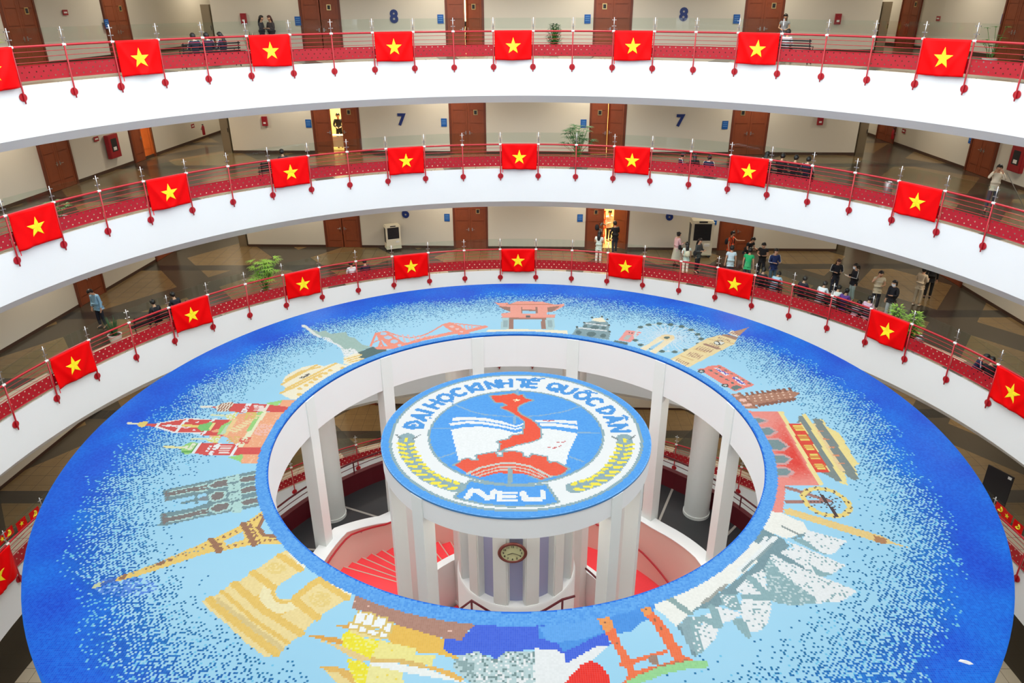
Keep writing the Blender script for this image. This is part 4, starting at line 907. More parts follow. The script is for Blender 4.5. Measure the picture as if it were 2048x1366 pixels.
def mosaic_mat():
    m = mat('glass_mosaic', (1, 1, 1, 1), .4, spec=.08); nt = m.node_tree; b = nt.nodes['Principled BSDF']
    at = nt.nodes.new('ShaderNodeAttribute'); at.attribute_name = 'tile'
    tc = nt.nodes.new('ShaderNodeTexCoord'); sx = nt.nodes.new('ShaderNodeSeparateXYZ'); nt.links.new(tc.outputs['Object'], sx.inputs[0])
    def mth(op, a, b_=None):
        n = nt.nodes.new('ShaderNodeMath'); n.operation = op
        for i, v in enumerate((a, b_)):
            if v is None: continue
            if isinstance(v, (int, float)): n.inputs[i].default_value = v
            else: nt.links.new(v, n.inputs[i])
        return n.outputs[0]
    g = mth('MAXIMUM', mth('LESS_THAN', mth('FLOORED_MODULO', mth('ADD', sx.outputs[0], HALF), CELL), .005), mth('LESS_THAN', mth('FLOORED_MODULO', mth('ADD', sx.outputs[1], HALF), CELL), .005))
    mx = nt.nodes.new('ShaderNodeMix'); mx.data_type = 'RGBA'; nt.links.new(mth('MULTIPLY', g, .09), mx.inputs[0]); nt.links.new(at.outputs['Color'], mx.inputs[6]); mx.inputs[7].default_value = TILE_GROUT
    nt.links.new(mx.outputs[2], b.inputs['Base Color']); return m
TILE_K = .445; TILE_GROUT = rgb(214, 224, 228, TILE_K)
M['mosaic'] = mosaic_mat()
LINIMG = np.clip(IMG, 0, 255)/255.0
LINIMG = np.where(LINIMG <= .04045, LINIMG/12.92, ((LINIMG+.055)/1.055)**2.4)*TILE_K
def tile_sheet(name, mask, z, parent, label=None):
    j, i = np.nonzero(mask); n = len(i)
    x0 = i*CELL-HALF; y0 = j*CELL-HALF; co = np.zeros((n, 4, 3), np.float32)
    co[:, 0] = np.stack([x0, y0, np.full(n, z)], 1); co[:, 1] = np.stack([x0+CELL, y0, np.full(n, z)], 1)
    co[:, 2] = np.stack([x0+CELL, y0+CELL, np.full(n, z)], 1); co[:, 3] = np.stack([x0, y0+CELL, np.full(n, z)], 1)
    me = bpy.data.meshes.new(name); me.vertices.add(4*n); me.vertices.foreach_set('co', co.ravel()); me.loops.add(4*n); me.loops.foreach_set('vertex_index', np.arange(4*n, dtype=np.int32))
    me.polygons.add(n); me.polygons.foreach_set('loop_start', np.arange(0, 4*n, 4, dtype=np.int32)); me.polygons.foreach_set('loop_total', np.full(n, 4, np.int32))
    me.materials.append(M['mosaic']); me.update(calc_edges=True)
    ca = me.color_attributes.new('tile', 'FLOAT_COLOR', 'CORNER'); c = np.ones((n, 4, 4), np.float32); c[:, :, :3] = LINIMG[j, i][:, None, :]; ca.data.foreach_set('color', c.ravel())
    o = bpy.data.objects.new(name, me); COL.objects.link(o); o.parent = parent; return o
canopy = empty('mosaic_canopy', (0, 0, 0), 0, 'huge ring-shaped roof of blue tile mosaic with pictures of world landmarks', 'roof')
PI2 = 2*math.pi
o = MB().ring([(RO, ZM), (RI, ZM), (RI, ZM-.05), (RO, ZM-.05)], 0, PI2, 180).build('border_tiles', M['bluepool'], canopy)
tile_sheet('mosaic', (GR > RI+.03) & (GR < RO-.03), ZM+.004, canopy)
o = MB().ring([(RO-.02, ZM-.05), (RI, ZM-.05), (RI, ZM-1.27), (RI+.35, ZM-1.27), (RI+.35, ZM-.32), (RO-.02, ZM-.28)], 0, PI2, 180).build('roof_slab', M['white'], canopy); smooth_by_angle(o, 30)
disc = empty('emblem_canopy', (0, 0, 0), 0, 'small round roof in the middle carrying a mosaic emblem with a red map and book', 'roof')
MB().ring([(RD, ZM), (.01, ZM), (.01, ZM-.05), (RD, ZM-.05)], 0, PI2, 120).build('border_tiles', mat('disc_border_tile', rgb(90, 170, 240, .5), .4), disc)
tile_sheet('mosaic', GR < RD-.03, ZM+.004, disc)
o = MB().ring([(RD-.02, ZM-.05), (.01, ZM-.05), (.01, ZM-.3), (RD-.35, ZM-.3), (RD-.35, ZM-.62), (RD-.02, ZM-.62)], 0, PI2, 120).build('roof_slab', M['white'], disc); smooth_by_angle(o, 30)
# scrap of litter on the near right of the mosaic
p = onz(1931, 1325, ZM)
b = MB(); b.add([(-.12, -.02, 0), (.05, -.04, 0), (.13, .0, 0), (.04, .05, 0), (-.08, .04, 0), (0, 0, .05), (.07, .01, .03)], [(0, 1, 5), (1, 6, 5), (1, 2, 6), (2, 3, 6), (3, 5, 6), (3, 4, 5), (4, 0, 5), (0, 4, 3, 2, 1)])
o = b.build('paper_scrap', M['white_plastic']); o.location = (p.x, p.y, ZM+.006); o.rotation_euler[2] = -.35; tag(o, 'crumpled white scrap lying on the blue tiles near the lower right rim', 'litter')

# ------------------------------------------------------------------ columns, core, stair
def column(name, a, r, w, z0, z1, label, cat='column', group=None, rnd=0):
    root = empty(name, P(a, r, z0), -R_(a), label, cat, group)
    b = MB()
    if rnd: b.lathe([(w/2, 0), (w/2, z1-z0)], (0, 0, 0), 32)
    else: b.box((0, 0, (z1-z0)/2), (w, w, z1-z0))
    o = b.build('shaft', M['column'], root); 
    if rnd: smooth_by_angle(o, 50)
    b = MB()
    if rnd: b.lathe([(w/2+.03, 0), (w/2+.03, .12)], (0, 0, 0), 32)
    else: b.box((0, 0, .06), (w+.05, w+.05, .12))
    b.build('base', M['column'], root); return root
ZD = -18.1
CPOS = {-162: 'hidden end', -132: 'near left', -102: 'left', -72: 'left, beside the stair top', -42: 'rear left', -12: 'rear, left of centre', 18: 'rear, right of centre', 47: 'rear right', 76: 'right', 106: 'right front', 136: 'near right', 166: 'front'}
for a in (-102, -72, -42, -12, 18, 47, 76, 106):
    column('column', a, RI+(.24 if abs(a) > 100 else .17), .42, ZD-.3, ZM-.05, 'square white column under the edge of the round opening, %s' % CPOS[a], 'column', 'square columns round the opening')
for a, w in ((138, 'front right'), (-139, 'front left'), (112, 'outer right'), (-109, 'outer left'), (40, 'behind right'), (-34, 'behind left'), (75, 'far right, half hidden'), (-74, 'far left, half hidden')):
    column('column', a, RD-(.18 if abs(a) > 130 else .28), .38, -19.9, ZM-(.055 if abs(a) > 130 else .3), 'square white column carrying the emblem disc, %s' % w, 'column', 'columns under the emblem disc')
for a, w in ((50.5, 'right'), (-51.5, 'left')):
    column('round_column', a, 9.0, .95, ZD, ZM-.28, 'thick round white column behind the %s side of the opening' % w, 'column', 'round columns', 1)
for a, w in ((15, 'rear right'), (-15, 'rear left'), (86, 'far right'), (-86, 'far left')):
    column('round_column', a, 9.0, .95, ZD, ZM-.28, 'thick round white column under the mosaic roof, %s, mostly hidden' % w, 'column', 'round columns', 1)

core = empty('service_core', (0, 0, -19.9), 0, 'fluted white cylinder with blue grey recesses under the emblem disc', 'pillar')
o = MB().lathe([(1.50, 0), (1.50, 8.68)], (0, 0, 0), 48).build('drum', M['core_blue'], core); smooth_by_angle(o, 50)
for k in range(12):
    a = 15+30*k; b = MB(); b.box((0, 1.54, 4.33), (.42, .3, 8.66)); b.box((0, 1.70, 4.33), (.34, .03, 8.66)); f = b.build('fin', M['column'], core); f.rotation_euler[2] = -R_(a)
o = MB().lathe([(1.78, 0), (1.78, 4.3), (1.74, 4.36), (1.2, 4.36)], (0, 0, 0), 64).build('plinth', M['white'], core); smooth_by_angle(o, 40)
# added fill lights under the mosaic roof, put in to brighten the well
for k, a in enumerate((-165, -120, -75, -30, 15, 60, 105, 150)):
    q = P(a, 8.1, ZM-.30); r_ = empty('canopy_fill', q, 0, 'added fill light under the ring roof, %s of the opening' % ('near side, left', 'front left', 'left', 'rear left', 'rear right', 'right', 'front right', 'near side, right')[k], 'ceiling light', 'added fill lights under the ring roof')
    MB().lathe([(.13, 0), (.13, -.03), (.10, -.03)]).build('trim_ring', M['white_plastic'], r_); MB().lathe([(.10, -.022), (.10, -.032)]).build('diffuser', bpy.data.materials['lamp_diffuser'], r_)
    ld = bpy.data.lights.new('canopy_fill_lamp', 'AREA'); ld.shape = 'DISK'; ld.size = .6; ld.energy = 20; ld.color = (1, .93, .82)
    lo = bpy.data.objects.new('canopy_fill_lamp', ld); COL.objects.link(lo); lo.parent = r_; lo.location = (0, 0, -.06)
for k, a in enumerate((-150, -90, -30, 30, 90, 150)):  # more added fill, under the emblem disc, to lift the core and stair
    q = P(a, 2.6, ZM-.30); r_ = empty('canopy_fill', q, 0, 'added fill light under the emblem disc, %s of the core' % ('front left', 'left', 'rear left', 'rear right', 'right', 'front right')[k], 'ceiling light', 'added fill lights under the emblem disc')
    MB().lathe([(.10, 0), (.10, -.03), (.08, -.03)]).build('trim_ring', M['white_plastic'], r_); MB().lathe([(.08, -.022), (.08, -.032)]).build('diffuser', bpy.data.materials['lamp_diffuser'], r_)
    ld = bpy.data.lights.new('canopy_fill_lamp', 'AREA'); ld.shape = 'DISK'; ld.size = .4; ld.energy = 12; ld.color = (1, .93, .82)
    lo = bpy.data.objects.new('canopy_fill_lamp', ld); COL.objects.link(lo); lo.parent = r_; lo.location = (0, 0, -.06)
# clock
clk = empty('wall_clock', (-.10, -1.74, -13.56), 0, 'oval wall clock with dark wooden rim on the fluted core', 'clock')
EL = Matrix.Diagonal((1.0, 1.0, .86))
b = MB(); b.lathe([(.30, 0), (.385, -.02), (.40, -.06), (.37, -.09), (.315, -.08), (.31, -.05)], (0, 0, 0), 48, 'y', False); b.v = [tuple(EL @ Vector(v)) for v in b.v]
b.build('rim', mat('clock_rim', rgb(112, 52, 44), .35), clk, True)
b = MB(); b.lathe([(.32, -.03), (.32, -.06)], (0, 0, 0), 48, 'y'); b.v = [tuple(EL @ Vector(v)) for v in b.v]; b.build('dial', mat('clock_dial', rgb(206, 208, 158), .5), clk)
nb = MB()
for h in range(1, 13):
    a = R_(30*h); vs, fs = text_mesh(str(h), .085, .002, .002)
    nb.add([(v.x+.245*math.sin(a), -.064-v.z, v.y+.245*math.cos(a)*.86) for v in vs], fs)
nb.build('numerals', M['black'], clk)
hb = MB()
for L_, ang, w in ((.15, 247, .016), (.22, 112, .011)):
    a = R_(ang); hb.box((math.sin(a)*L_/2, -.07, math.cos(a)*L_/2*.86), (L_, .006, w), Matrix.Rotation(-(R_(90)-a), 3, 'Y'))
hb.build('hands', M['black'], clk)
# ring floor around the stair well, its outer wall and parapet
b = MB(); b.ring([(6.85, ZD), (9.9, ZD), (9.9, ZD-.3), (6.85, ZD-.3)], 0, PI2, 120)
tag(b.build('floor_ring', M['dark_floor']), kind='structure')
lb = MB()

for k in range(20):
    a = R_(18*k+8); c = Vector((8.3*math.sin(a), 8.3*math.cos(a), ZD+.004)); lb.box(c, (.09, 2.8, .006), Matrix.Rotation(-a+.35, 3, 'Z'))
tag(lb.build('trim_floor', mat('floor_line', rgb(168, 164, 156), .5)), kind='structure')
par = empty('parapet', (0, 0, 0), 0, 'dark red solid parapet with handrail round the raised ring floor', 'parapet')
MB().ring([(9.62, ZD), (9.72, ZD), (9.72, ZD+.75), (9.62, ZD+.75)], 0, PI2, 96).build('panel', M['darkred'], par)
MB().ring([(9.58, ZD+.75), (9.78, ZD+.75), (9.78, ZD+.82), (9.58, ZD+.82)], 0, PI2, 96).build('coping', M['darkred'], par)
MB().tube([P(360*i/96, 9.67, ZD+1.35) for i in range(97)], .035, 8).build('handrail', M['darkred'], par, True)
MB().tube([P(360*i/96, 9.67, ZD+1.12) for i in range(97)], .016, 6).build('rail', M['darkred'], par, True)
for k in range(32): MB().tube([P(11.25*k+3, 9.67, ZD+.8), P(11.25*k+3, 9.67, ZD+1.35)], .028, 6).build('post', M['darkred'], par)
# white curb wall round the well
def helix_wall(name, r0, r1, a0, a1, zb, zt, m_, n=72, parent=None):
    vs = []; fs = []
    for i in range(n+1):
        a = a0+(a1-a0)*i/n
        for r, z in ((r0, zb(a)), (r1, zb(a)), (r1, zt(a)), (r0, zt(a))): vs.append(P(a, r, z))
    for i in range(n):
        for k in range(4): k2 = (k+1) % 4; fs.append((4*i+k, 4*i+4+k, 4*i+4+k2, 4*i+k2))
    fs += [(0, 1, 2, 3), (4*n+3, 4*n+2, 4*n+1, 4*n)]
    o = MB().add(vs, fs).build(name, m_, parent); return smooth_by_angle(o, 40)
def curb_top(a):
    if a < -47: return -17.4+.95*max(0, min(1, (-47-a)/19.))
    return -17.4+.4*max(0, min(1, (a-52)/20.))
stair = empty('spiral_staircase', (0, 0, 0), 0, 'red carpeted spiral stair curving round the fluted core inside the opening', 'stairs')
helix_wall('outer_wall', 6.3, 6.72, -180, 180, lambda a: -20.6, curb_top, M['pinkwall'], 120, stair)
helix_wall('coping', 6.27, 6.80, -180, 180, lambda a: curb_top(a), lambda a: curb_top(a)+.03, M['white'], 120, stair)
def tread_z(a):                              # stair surface from the left (high) round the back to the right (landing)
    if a < -74: return -17.45
    if a < -24.5: return -17.45-(a+74)*.0433
    return -19.6
def rail_z(a):
    if a < -66: return -16.53
    if a < -49: return -16.53-.045*(a+66)
    return -17.3-.0134*(a+49) if a < 48 else -18.6-.031*(a-48)
na = 11
b = MB(); b.ring([(3.9, -17.45), (6.3, -17.45), (6.3, -17.8), (3.9, -17.8)], R_(-125), R_(-74), 30); b.build('upper_landing', M['carpet'], stair)
for k in range(na):
    a0 = -74+k*4.5; a1 = a0+4.5; z = -17.45-(k+1)*.187
    b = MB(); b.add([P(a0, 3.9, z), P(a1+.3, 3.9, z), P(a1+.3, 6.3, z), P(a0, 6.3, z)]+[P(a0, 3.9, z-.35), P(a1+.3, 3.9, z-.35), P(a1+.3, 6.3, z-.35), P(a0, 6.3, z-.35)], [(0, 3, 2, 1), (4, 5, 6, 7), (0, 1, 5, 4), (1, 2, 6, 5), (2, 3, 7, 6), (3, 0, 4, 7)])
    s_ = b.build('step', M['carpet'], stair)
    nb = MB(); nb.tube([P(a1+.2, 3.92, z+.008), P(a1+.2, 6.28, z+.008)], .022, 4); nb.build('nosing', M['nosing'], s_)
b = MB(); zz = -17.45-(na+.9)*.187; b.ring([(3.9, zz), (6.3, zz), (6.3, zz-.3), (3.9, zz-.3)], R_(-74+na*4.5), R_(150), 80)
b.build('landing', M['carpet'], stair)
b = MB(); b.ring([(2.4, -19.9), (3.5, -19.9), (3.5, -20.2), (2.4, -20.2)], 0, PI2, 80); b.build('lower_landing', M['carpet'], stair)
helix_wall('inner_wall', 3.62, 3.9, -80, 150, lambda a: -20.3, lambda a: -17.93 if a < 0 else -17.93-.008*a, M['white'], 90, stair)
MB().tube([P(a, 6.18, rail_z(a)) for a in range(-110, 121, 3)], .034, 8).build('handrail', M['red'], stair, True)
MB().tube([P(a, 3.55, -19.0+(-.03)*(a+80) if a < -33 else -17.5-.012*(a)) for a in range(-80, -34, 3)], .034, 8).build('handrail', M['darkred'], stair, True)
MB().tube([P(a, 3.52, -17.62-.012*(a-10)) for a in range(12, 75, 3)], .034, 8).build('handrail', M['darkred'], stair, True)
bk = MB()
for a in range(-105, 115, 15): z = rail_z(a); bk.tube([P(a, 6.3, z-.1), P(a, 6.2, z-.1), P(a, 6.18, z)], .012, 5)
bk.build('handrail_bracket', M['steel'], stair)
# red handrails in front of the core plinth
cr = empty('core_railing', (0, 0, 0), 0, 'short dark red handrail in front of the fluted core, rising to a peak', 'railing')
for pts in (((880, 1240), (915, 1222), (943, 1201), (980, 1224)), ((1060, 1235), (1090, 1220), (1125, 1199), (1150, 1192))):
    q = []
    for px, py in pts:
        d = ray(px, py); t = (-2.25-CAM.y)/d.y; q.append(CAM+d*t)
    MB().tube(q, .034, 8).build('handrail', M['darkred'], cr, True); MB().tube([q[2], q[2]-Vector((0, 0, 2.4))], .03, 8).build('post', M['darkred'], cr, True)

# ------------------------------------------------------------------ people
SKIN = mat('skin', rgb(206, 156, 124), .55)
HAIR = mat('black_hair', rgb(22, 18, 17), .45)
HAIRB = mat('brown_hair', rgb(70, 34, 24), .45)
MASKW = mat('face_mask', rgb(232, 236, 240), .7)
_cm = {}
def cloth(c):
    if c not in _cm: _cm[c] = mat('cloth_%d_%d_%d' % c, rgb(*c), .8, noise=.1, nscale=12, bump=.3, bscale=30)
    return _cm[c]
def skin_obj(name, verts, edges, rads, m, parent, sub=1, root=0):
    me = bpy.data.meshes.new(name); me.from_pydata([tuple(v) for v in verts], edges, []); me.materials.append(m)
    o = bpy.data.objects.new(name, me); COL.objects.link(o); o.parent = parent
    md = o.modifiers.new('Skin', 'SKIN'); md.use_smooth_shade = True; md.branch_smoothing = .3
    sv = me.skin_vertices[0].data
    for i, r in enumerate(rads): sv[i].radius = r if isinstance(r, tuple) else (r, r); sv[i].use_root = (i == root)
    sd = o.modifiers.new('Sub', 'SUBSURF'); sd.levels = sub; sd.render_levels = sub
    return o
def person(x, y, z, face, label, pose='stand', top=(40, 44, 60), bottom=(36, 38, 46), hair='short', arms='down', h=1.65, bend=0.0, head=0.25, sleeve='long', shoes=(40, 40, 44), bag=None, bagc=(30, 32, 38), mask=False, stripes=False, skirt=False, group=None, hairm=None, papers=False):
    """face: heading in degrees, 0 looks along +y, clockwise; local +y is forwards"""
    k = h/1.68
    root = empty('person', (x, y, z), -R_(face), label, 'person', group or 'people on the balconies'); root.scale = (k, k, k)
    sit = pose == 'sit'; low = pose == 'floor'
    hz = .50 if sit else (.14 if low else .92)
    pel = Vector((0, 0, hz))
    def up(dy, dz, dx=0):                    # point of the trunk, leaning forwards about the hips
        c, s = math.cos(bend), math.sin(bend); return pel+Vector((dx, dy*c+dz*s, dz*c-dy*s))
    chest = up(0, .36); neck = up(.01, .52); sho = {e: up(0, .45, e*.165) for e in (-1, 1)}
    hb = bend+head; hd = Vector((0, math.sin(hb), math.cos(hb))); hf = Vector((0, math.cos(hb), -math.sin(hb)))
    hbase = neck+hd*.07; hmid = neck+hd*.14+hf*.01; htop = neck+hd*.21
    walk = .16 if pose == 'walk' else .03
    legs = {}
    for e in (-1, 1):
        hip = pel+Vector((e*.09, 0, -.02))
        if low: kn = Vector((e*.15, .34, .40)); an = Vector((e*.11, .42, .08)); toe = an+Vector((0, .15, -.05))
        elif sit: kn = Vector((e*.11, .42, .49)); an = Vector((e*.12, .40, .09)); toe = an+Vector((0, .15, -.05))
        else:
            s = e*walk; kn = Vector((e*.095, s*.5+.02, .49)); an = Vector((e*.10, s-.02, .08)); toe = an+Vector((e*.02, .15, -.05))
        legs[e] = (hip, kn, an, toe)
    arm = {}
    for e in (-1, 1):
        s = sho[e]; fw = Vector((0, 1, 0))
        md = arms if isinstance(arms, str) else arms[0 if e < 0 else 1]
        if md == 'down': el = s+Vector((e*.05, -.02, -.27)); wr = el+Vector((e*.01, .06, -.24))
        elif md == 'fwd': el = s+Vector((e*.06, .04, -.26)); wr = el+Vector((-e*.10, .21, .03))
        elif md == 'lap': el = s+Vector((e*.07, .06, -.25)); wr = el+Vector((-e*.12, .20, -.06))
        elif md == 'up': el = s+Vector((e*.09, .15, -.16)); wr = el+Vector((-e*.12, .04, .22))
        elif md == 'reach': el = s+Vector((e*.04, .20, -.14)); wr = el+Vector((0, .24, .04))
        else: el = s+Vector((e*.16, -.02, -.2)); wr = el+Vector((-e*.10, .12, -.12))
        arm[e] = (s, el, wr)
    V = [pel, up(0, .17), chest, neck, hbase, hmid, htop]; E_ = [(0, 1), (1, 2), (2, 3), (3, 4), (4, 5), (5, 6)]; Rr = [(.115, .085), (.10, .08), (.12, .08), .052, .062, (.080, .098), (.058, .07)]
    def chain(i0, pts, rads):
        p = i0
        for q, r in zip(pts, rads): V.append(q); Rr.append(r); E_.append((p, len(V)-1)); p = len(V)-1
        return p
    for e in (-1, 1):
        hp, kn, an, toe = legs[e]; chain(0, (hp, (hp+kn)/2, kn, (kn+an)/2+Vector((0, -.01, .02)), an, toe), (.085, .072, .054, .05, .035, .03))
        s, el, wr = arm[e]; w = chain(2, (s, (s+el)/2, el, wr), (.052, .043, .036, .026))
        d = (wr-el).normalized(); side = Vector((e, 0, 0)); nrm = d.cross(side).normalized(); side = nrm.cross(d).normalized()
        pm = wr+d*.06; pi_ = chain(w, (pm,), ((.034, .020),))
        for f_, (o_, ln_) in enumerate(((-.028, .07), (-.009, .08), (.010, .075), (.027, .06))):
            b0 = pm+side*o_+d*.035; chain(pi_, (b0, b0+d*ln_*.5, b0+d*ln_*.9+nrm*.02), (.0105, .009, .007))
        tb_ = wr+d*.03-side*e*.03; chain(w, (tb_, tb_+d*.045-side*e*.02), (.011, .008))
    # nose, ears and chin on the head
    chain(5, (hmid+hf*.10-hd*.01,), (.014,)); chain(5, (hmid+Vector((.085, 0, 0)),), (.016,)); chain(5, (hmid+Vector((-.085, 0, 0)),), (.016,)); chain(4, (hbase+hf*.07,), (.03,))
    skin_obj('body', V, E_, Rr, SKIN, root, 1)
    for e in (-1, 1):
        c = hmid+hf*.094+hd*.022+Vector((e*.032, 0, 0)); MB().box(c, (.018, .008, .007)).build('eye', M['black'], root)
    c = hbase+hf*.098+hd*.025; MB().box(c, (.045, .012, .009)).build('mouth', mat('lips', rgb(170, 84, 78), .5) if 'lips' not in bpy.data.materials else bpy.data.materials['lips'], root)
    # shirt or jacket
    lo = up(0, -.06)
    V = [up(0, -.02), up(0, .12), up(0, .25), chest, up(.0, .46)]; E_ = [(0, 1), (1, 2), (2, 3), (3, 4)]; Rr = [(.155, .125), (.15, .122), (.16, .128), (.172, .132), (.09, .085)]
    V.append(lo); Rr.append((.16, .12)); E_.append((0, 5))
    for e in (-1, 1):
        s, el, wr = arm[e]; s2 = s+Vector((0, 0, .005)); lst = [(s2, .068), ((s2+el)/2, .060)]
        if sleeve == 'long': lst += [(el, .052), (el+(wr-el)*.5, .046), (el+(wr-el)*.92, .042)]
        p = 3
        for q, r in lst: V.append(q); Rr.append(r); E_.append((p, len(V)-1)); p = len(V)-1
    sh = skin_obj('jacket' if stripes else 'shirt', V, E_, Rr, cloth(top), root, 1)
    if stripes:
        for e in (-1, 1):
            s, el, wr = arm[e]; o = Vector((e*.058, 0, .012)); sb = MB(); sb.tube([s+o+Vector((-e*.04, 0, .035)), s+o+Vector((e*.004, 0, 0)), (s+el)/2+o*.98, el+o*.9, el+(wr-el)*.9+o*.72], .012, 5); sb.build('sleeve_stripe', M['white_plastic'], sh)
        cb = MB(); cb.tube([up(-.07, .50, -.07), up(-.10, .50, 0), up(-.07, .50, .07)], .016, 5); cb.build('collar_stripe', M['white_plastic'], sh)
    # trousers or skirt
    if skirt:
        b = MB(); b.lathe([(.15, .92), (.17, .80), (.22, .55), (.25, .30)], (0, 0, 0), 20); smooth_by_angle(b.build('skirt', cloth(bottom), root), 60)
    else:
        V = [pel+Vector((0, 0, .03)), pel+Vector((0, 0, -.03))]; E_ = [(0, 1)]; Rr = [(.15, .11), (.15, .115)]
        for e in (-1, 1):
            hp, kn, an, toe = legs[e]; p = 1
            for q, r in ((hp+(kn-hp)*.18, .098), ((hp+kn)/2, .088), (kn, .072), ((kn+an)/2, .066), (an+(kn-an)*.06, .060)): V.append(q); Rr.append(r); E_.append((p, len(V)-1)); p = len(V)-1
        skin_obj('trousers', V, E_, Rr, cloth(bottom), root, 1)
    for e in (-1, 1):
        hp, kn, an, toe = legs[e]
        skin_obj('shoe', [an+Vector((0, -.045, -.035)), an+Vector((0, .04, -.035)), an+Vector((0, .15, -.045))], [(0, 1), (1, 2)], [(.042, .042), (.045, .04), (.036, .03)], cloth(shoes), root, 1)
    # hair
    hm = hairm or HAIR
    ic = bmesh.new(); bmesh.ops.create_icosphere(ic, subdivisions=3, radius=1)
    rot = Matrix.Rotation(-hb, 3, 'X'); cen = hmid+hd*.018-hf*.016
    vs = []
    for v in ic.verts:
        q = v.co.copy(); q.x *= .103; q.y *= .120; q.z *= .128
        if v.co.y > .22 and v.co.z < .50: q = q*.60                      # open at the face
        if v.co.z < -.55 and v.co.y > -.15: q = q*.70
        vs.append(cen+rot @ q)
    b = MB().add(vs, [tuple(w.index for w in f.verts) for f in ic.faces]); ic.free()
    ho = b.build('hair', hm, root, True)
    if hair == 'long':
        skin_obj('long_hair', [hmid-hf*.07+hd*.03, hmid-hf*.10-hd*.08, chest-Vector((0, .10, -.10)) , chest-Vector((0, .12, .05))], [(0, 1), (1, 2), (2, 3)], [(.085, .05), (.095, .05), (.095, .04), (.06, .025)], hm, ho, 1)
    elif hair == 'bun':
        b = MB(); b.lathe([(.001, -.045), (.03, -.035), (.045, 0), (.03, .035), (.001, .045)], tuple(hmid-hf*.13+hd*.07), 12); b.build('bun', hm, ho, True)
    elif hair == 'tail':
        skin_obj('ponytail', [hmid-hf*.11+hd*.04, hmid-hf*.17-hd*.04, hmid-hf*.15-hd*.2], [(0, 1), (1, 2)], [.03, .04, .018], hm, ho, 1)
    if mask:
        b = MB(); c = hbase+hf*.09+hd*.03; pts = []
        for j, zz in enumerate((-.055, 0, .05)):
            for i, xx in enumerate((-.078, -.04, 0, .04, .078)): pts.append(c+Vector((xx, 0, 0))+hd*zz+hf*(.03-abs(xx)*.75-abs(zz)*.2))
        b.add(pts, [(j*5+i, j*5+i+1, j*5+i+6, j*5+i+5) for j in range(2) for i in range(4)]); o = b.build('face_mask', MASKW, root); md = o.modifiers.new('s', 'SOLIDIFY'); md.thickness = .008
    if bag == 'backpack':
        c = up(-.20, .24)
        skin_obj('backpack', [c+Vector((0, 0, .17)), c, c-Vector((0, 0, .17))], [(0, 1), (1, 2)], [(.12, .07), (.16, .10), (.15, .09)], cloth(bagc), root, 1)
        for e in (-1, 1): MB().tube([up(-.13, .40, e*.10), up(.0, .49, e*.10), up(.13, .38, e*.11), up(.10, .18, e*.13)], .016, 6).build('strap', cloth(bagc), root)
    elif bag == 'shoulder':
        c = up(.0, .08, .25)
        skin_obj('shoulder_bag', [c+Vector((0, .08, 0)), c, c-Vector((0, .1, .0))], [(0, 1), (1, 2)], [(.05, .13), (.06, .15), (.05, .13)], cloth(bagc), root, 1)
        MB().tube([up(.06, .15, .22), up(0, .49, .13), up(-.06, .15, .22)], .011, 6).build('strap', cloth(bagc), root)
    if papers:
        c = (arm[-1][2]+arm[1][2])/2+Vector((0, .09, .03)); MB().box(c, (.24, .18, .008), Matrix.Rotation(.35, 3, 'X')).build('papers_in_hand', M['white_plastic'], root)
    return root

def ppl(px, py, L, face, label, **kw):
    p = onz(px, py, ZF[L]); return person(p.x, p.y, ZF[L], face, label, **kw)
NAVY = (30, 38, 70)
# top balcony
ppl(530, 108, 8, 90, 'long haired person in dark top, left one of the chatting pair by the wall', hair='long', top=(50, 48, 60), arms='fwd', h=1.62)
ppl(549, 108, 8, -150, 'long haired person turned to the viewer holding a cream bag by the wall', hair='long', hairm=HAIRB, top=(58, 46, 52), arms='fwd', bag='shoulder', bagc=(216, 206, 186), h=1.62)
ppl(581, 106, 8, 60, 'person in dark green jacket with black bag beside the blue wall plate', top=(34, 58, 60), bag='backpack', bottom=(46, 56, 92), h=1.66)
ppl(938, 104, 8, 180, 'person in dark clothes standing in the gap of the open top floor door', top=(30, 30, 34), h=1.6)
ppl(1506, 104, 8, 120, 'long haired person in navy red jacket standing behind a bench on the top balcony', hair='long', top=NAVY, stripes=True, arms='lap', h=1.7)
ppl(1561, 108, 8, -160, 'smiling long haired person in grey shirt behind the top right bench', hair='long', top=(150, 152, 156), sleeve='short', arms='lap', h=1.62)
# middle balcony
ppl(1976, 421, 7, -150, 'person in cream shirt and grey trousers holding a stick, right side of the middle floor', top=(226, 214, 190), bottom=(70, 74, 84), arms=('up', 'up'), h=1.62, pose='walk', mask=False)
p = onz(1976, 421, ZF[7]); tag(MB().tube([(p.x+.0, p.y-.45, ZF[7]+1.45), (p.x+.95, p.y-.75, ZF[7]+.02)], .012, 6).build('stick', M['steel']), 'long thin stick held by the person in the cream shirt', 'stick')
# lower balcony
ppl(207, 655, 6, 200, 'guard in light blue shirt and dark trousers looking down by the left wall', top=(150, 196, 226), bottom=(22, 26, 42), sleeve='long', head=.7, bend=.12, h=1.72)
ppl(1196, 527, 6, 20, 'person in white shirt and white trousers seen from behind at the rail', top=(226, 236, 226), bottom=(226, 222, 212), hair='long', sleeve='short', h=1.6, shoes=(210, 206, 200), arms='fwd')
ppl(1197, 497, 6, 50, 'person in grey shirt with dark backpack reaching forward at the classroom door', top=(110, 118, 110), bag='backpack', arms=('down', 'reach'), h=1.7, sleeve='short')
ppl(1228, 508, 6, -20, 'person in black jacket with bowed head before the open classroom door', top=(26, 26, 30), bottom=(36, 44, 58), h=1.68, arms='fwd', head=.5)
ppl(1351, 530, 6, 70, 'person in long pink dress with black shoulder bag and hair bun', top=(226, 184, 188), bottom=(206, 196, 178), skirt=True, hair='bun', bag='shoulder', arms=('down', 'fwd'), h=1.62)
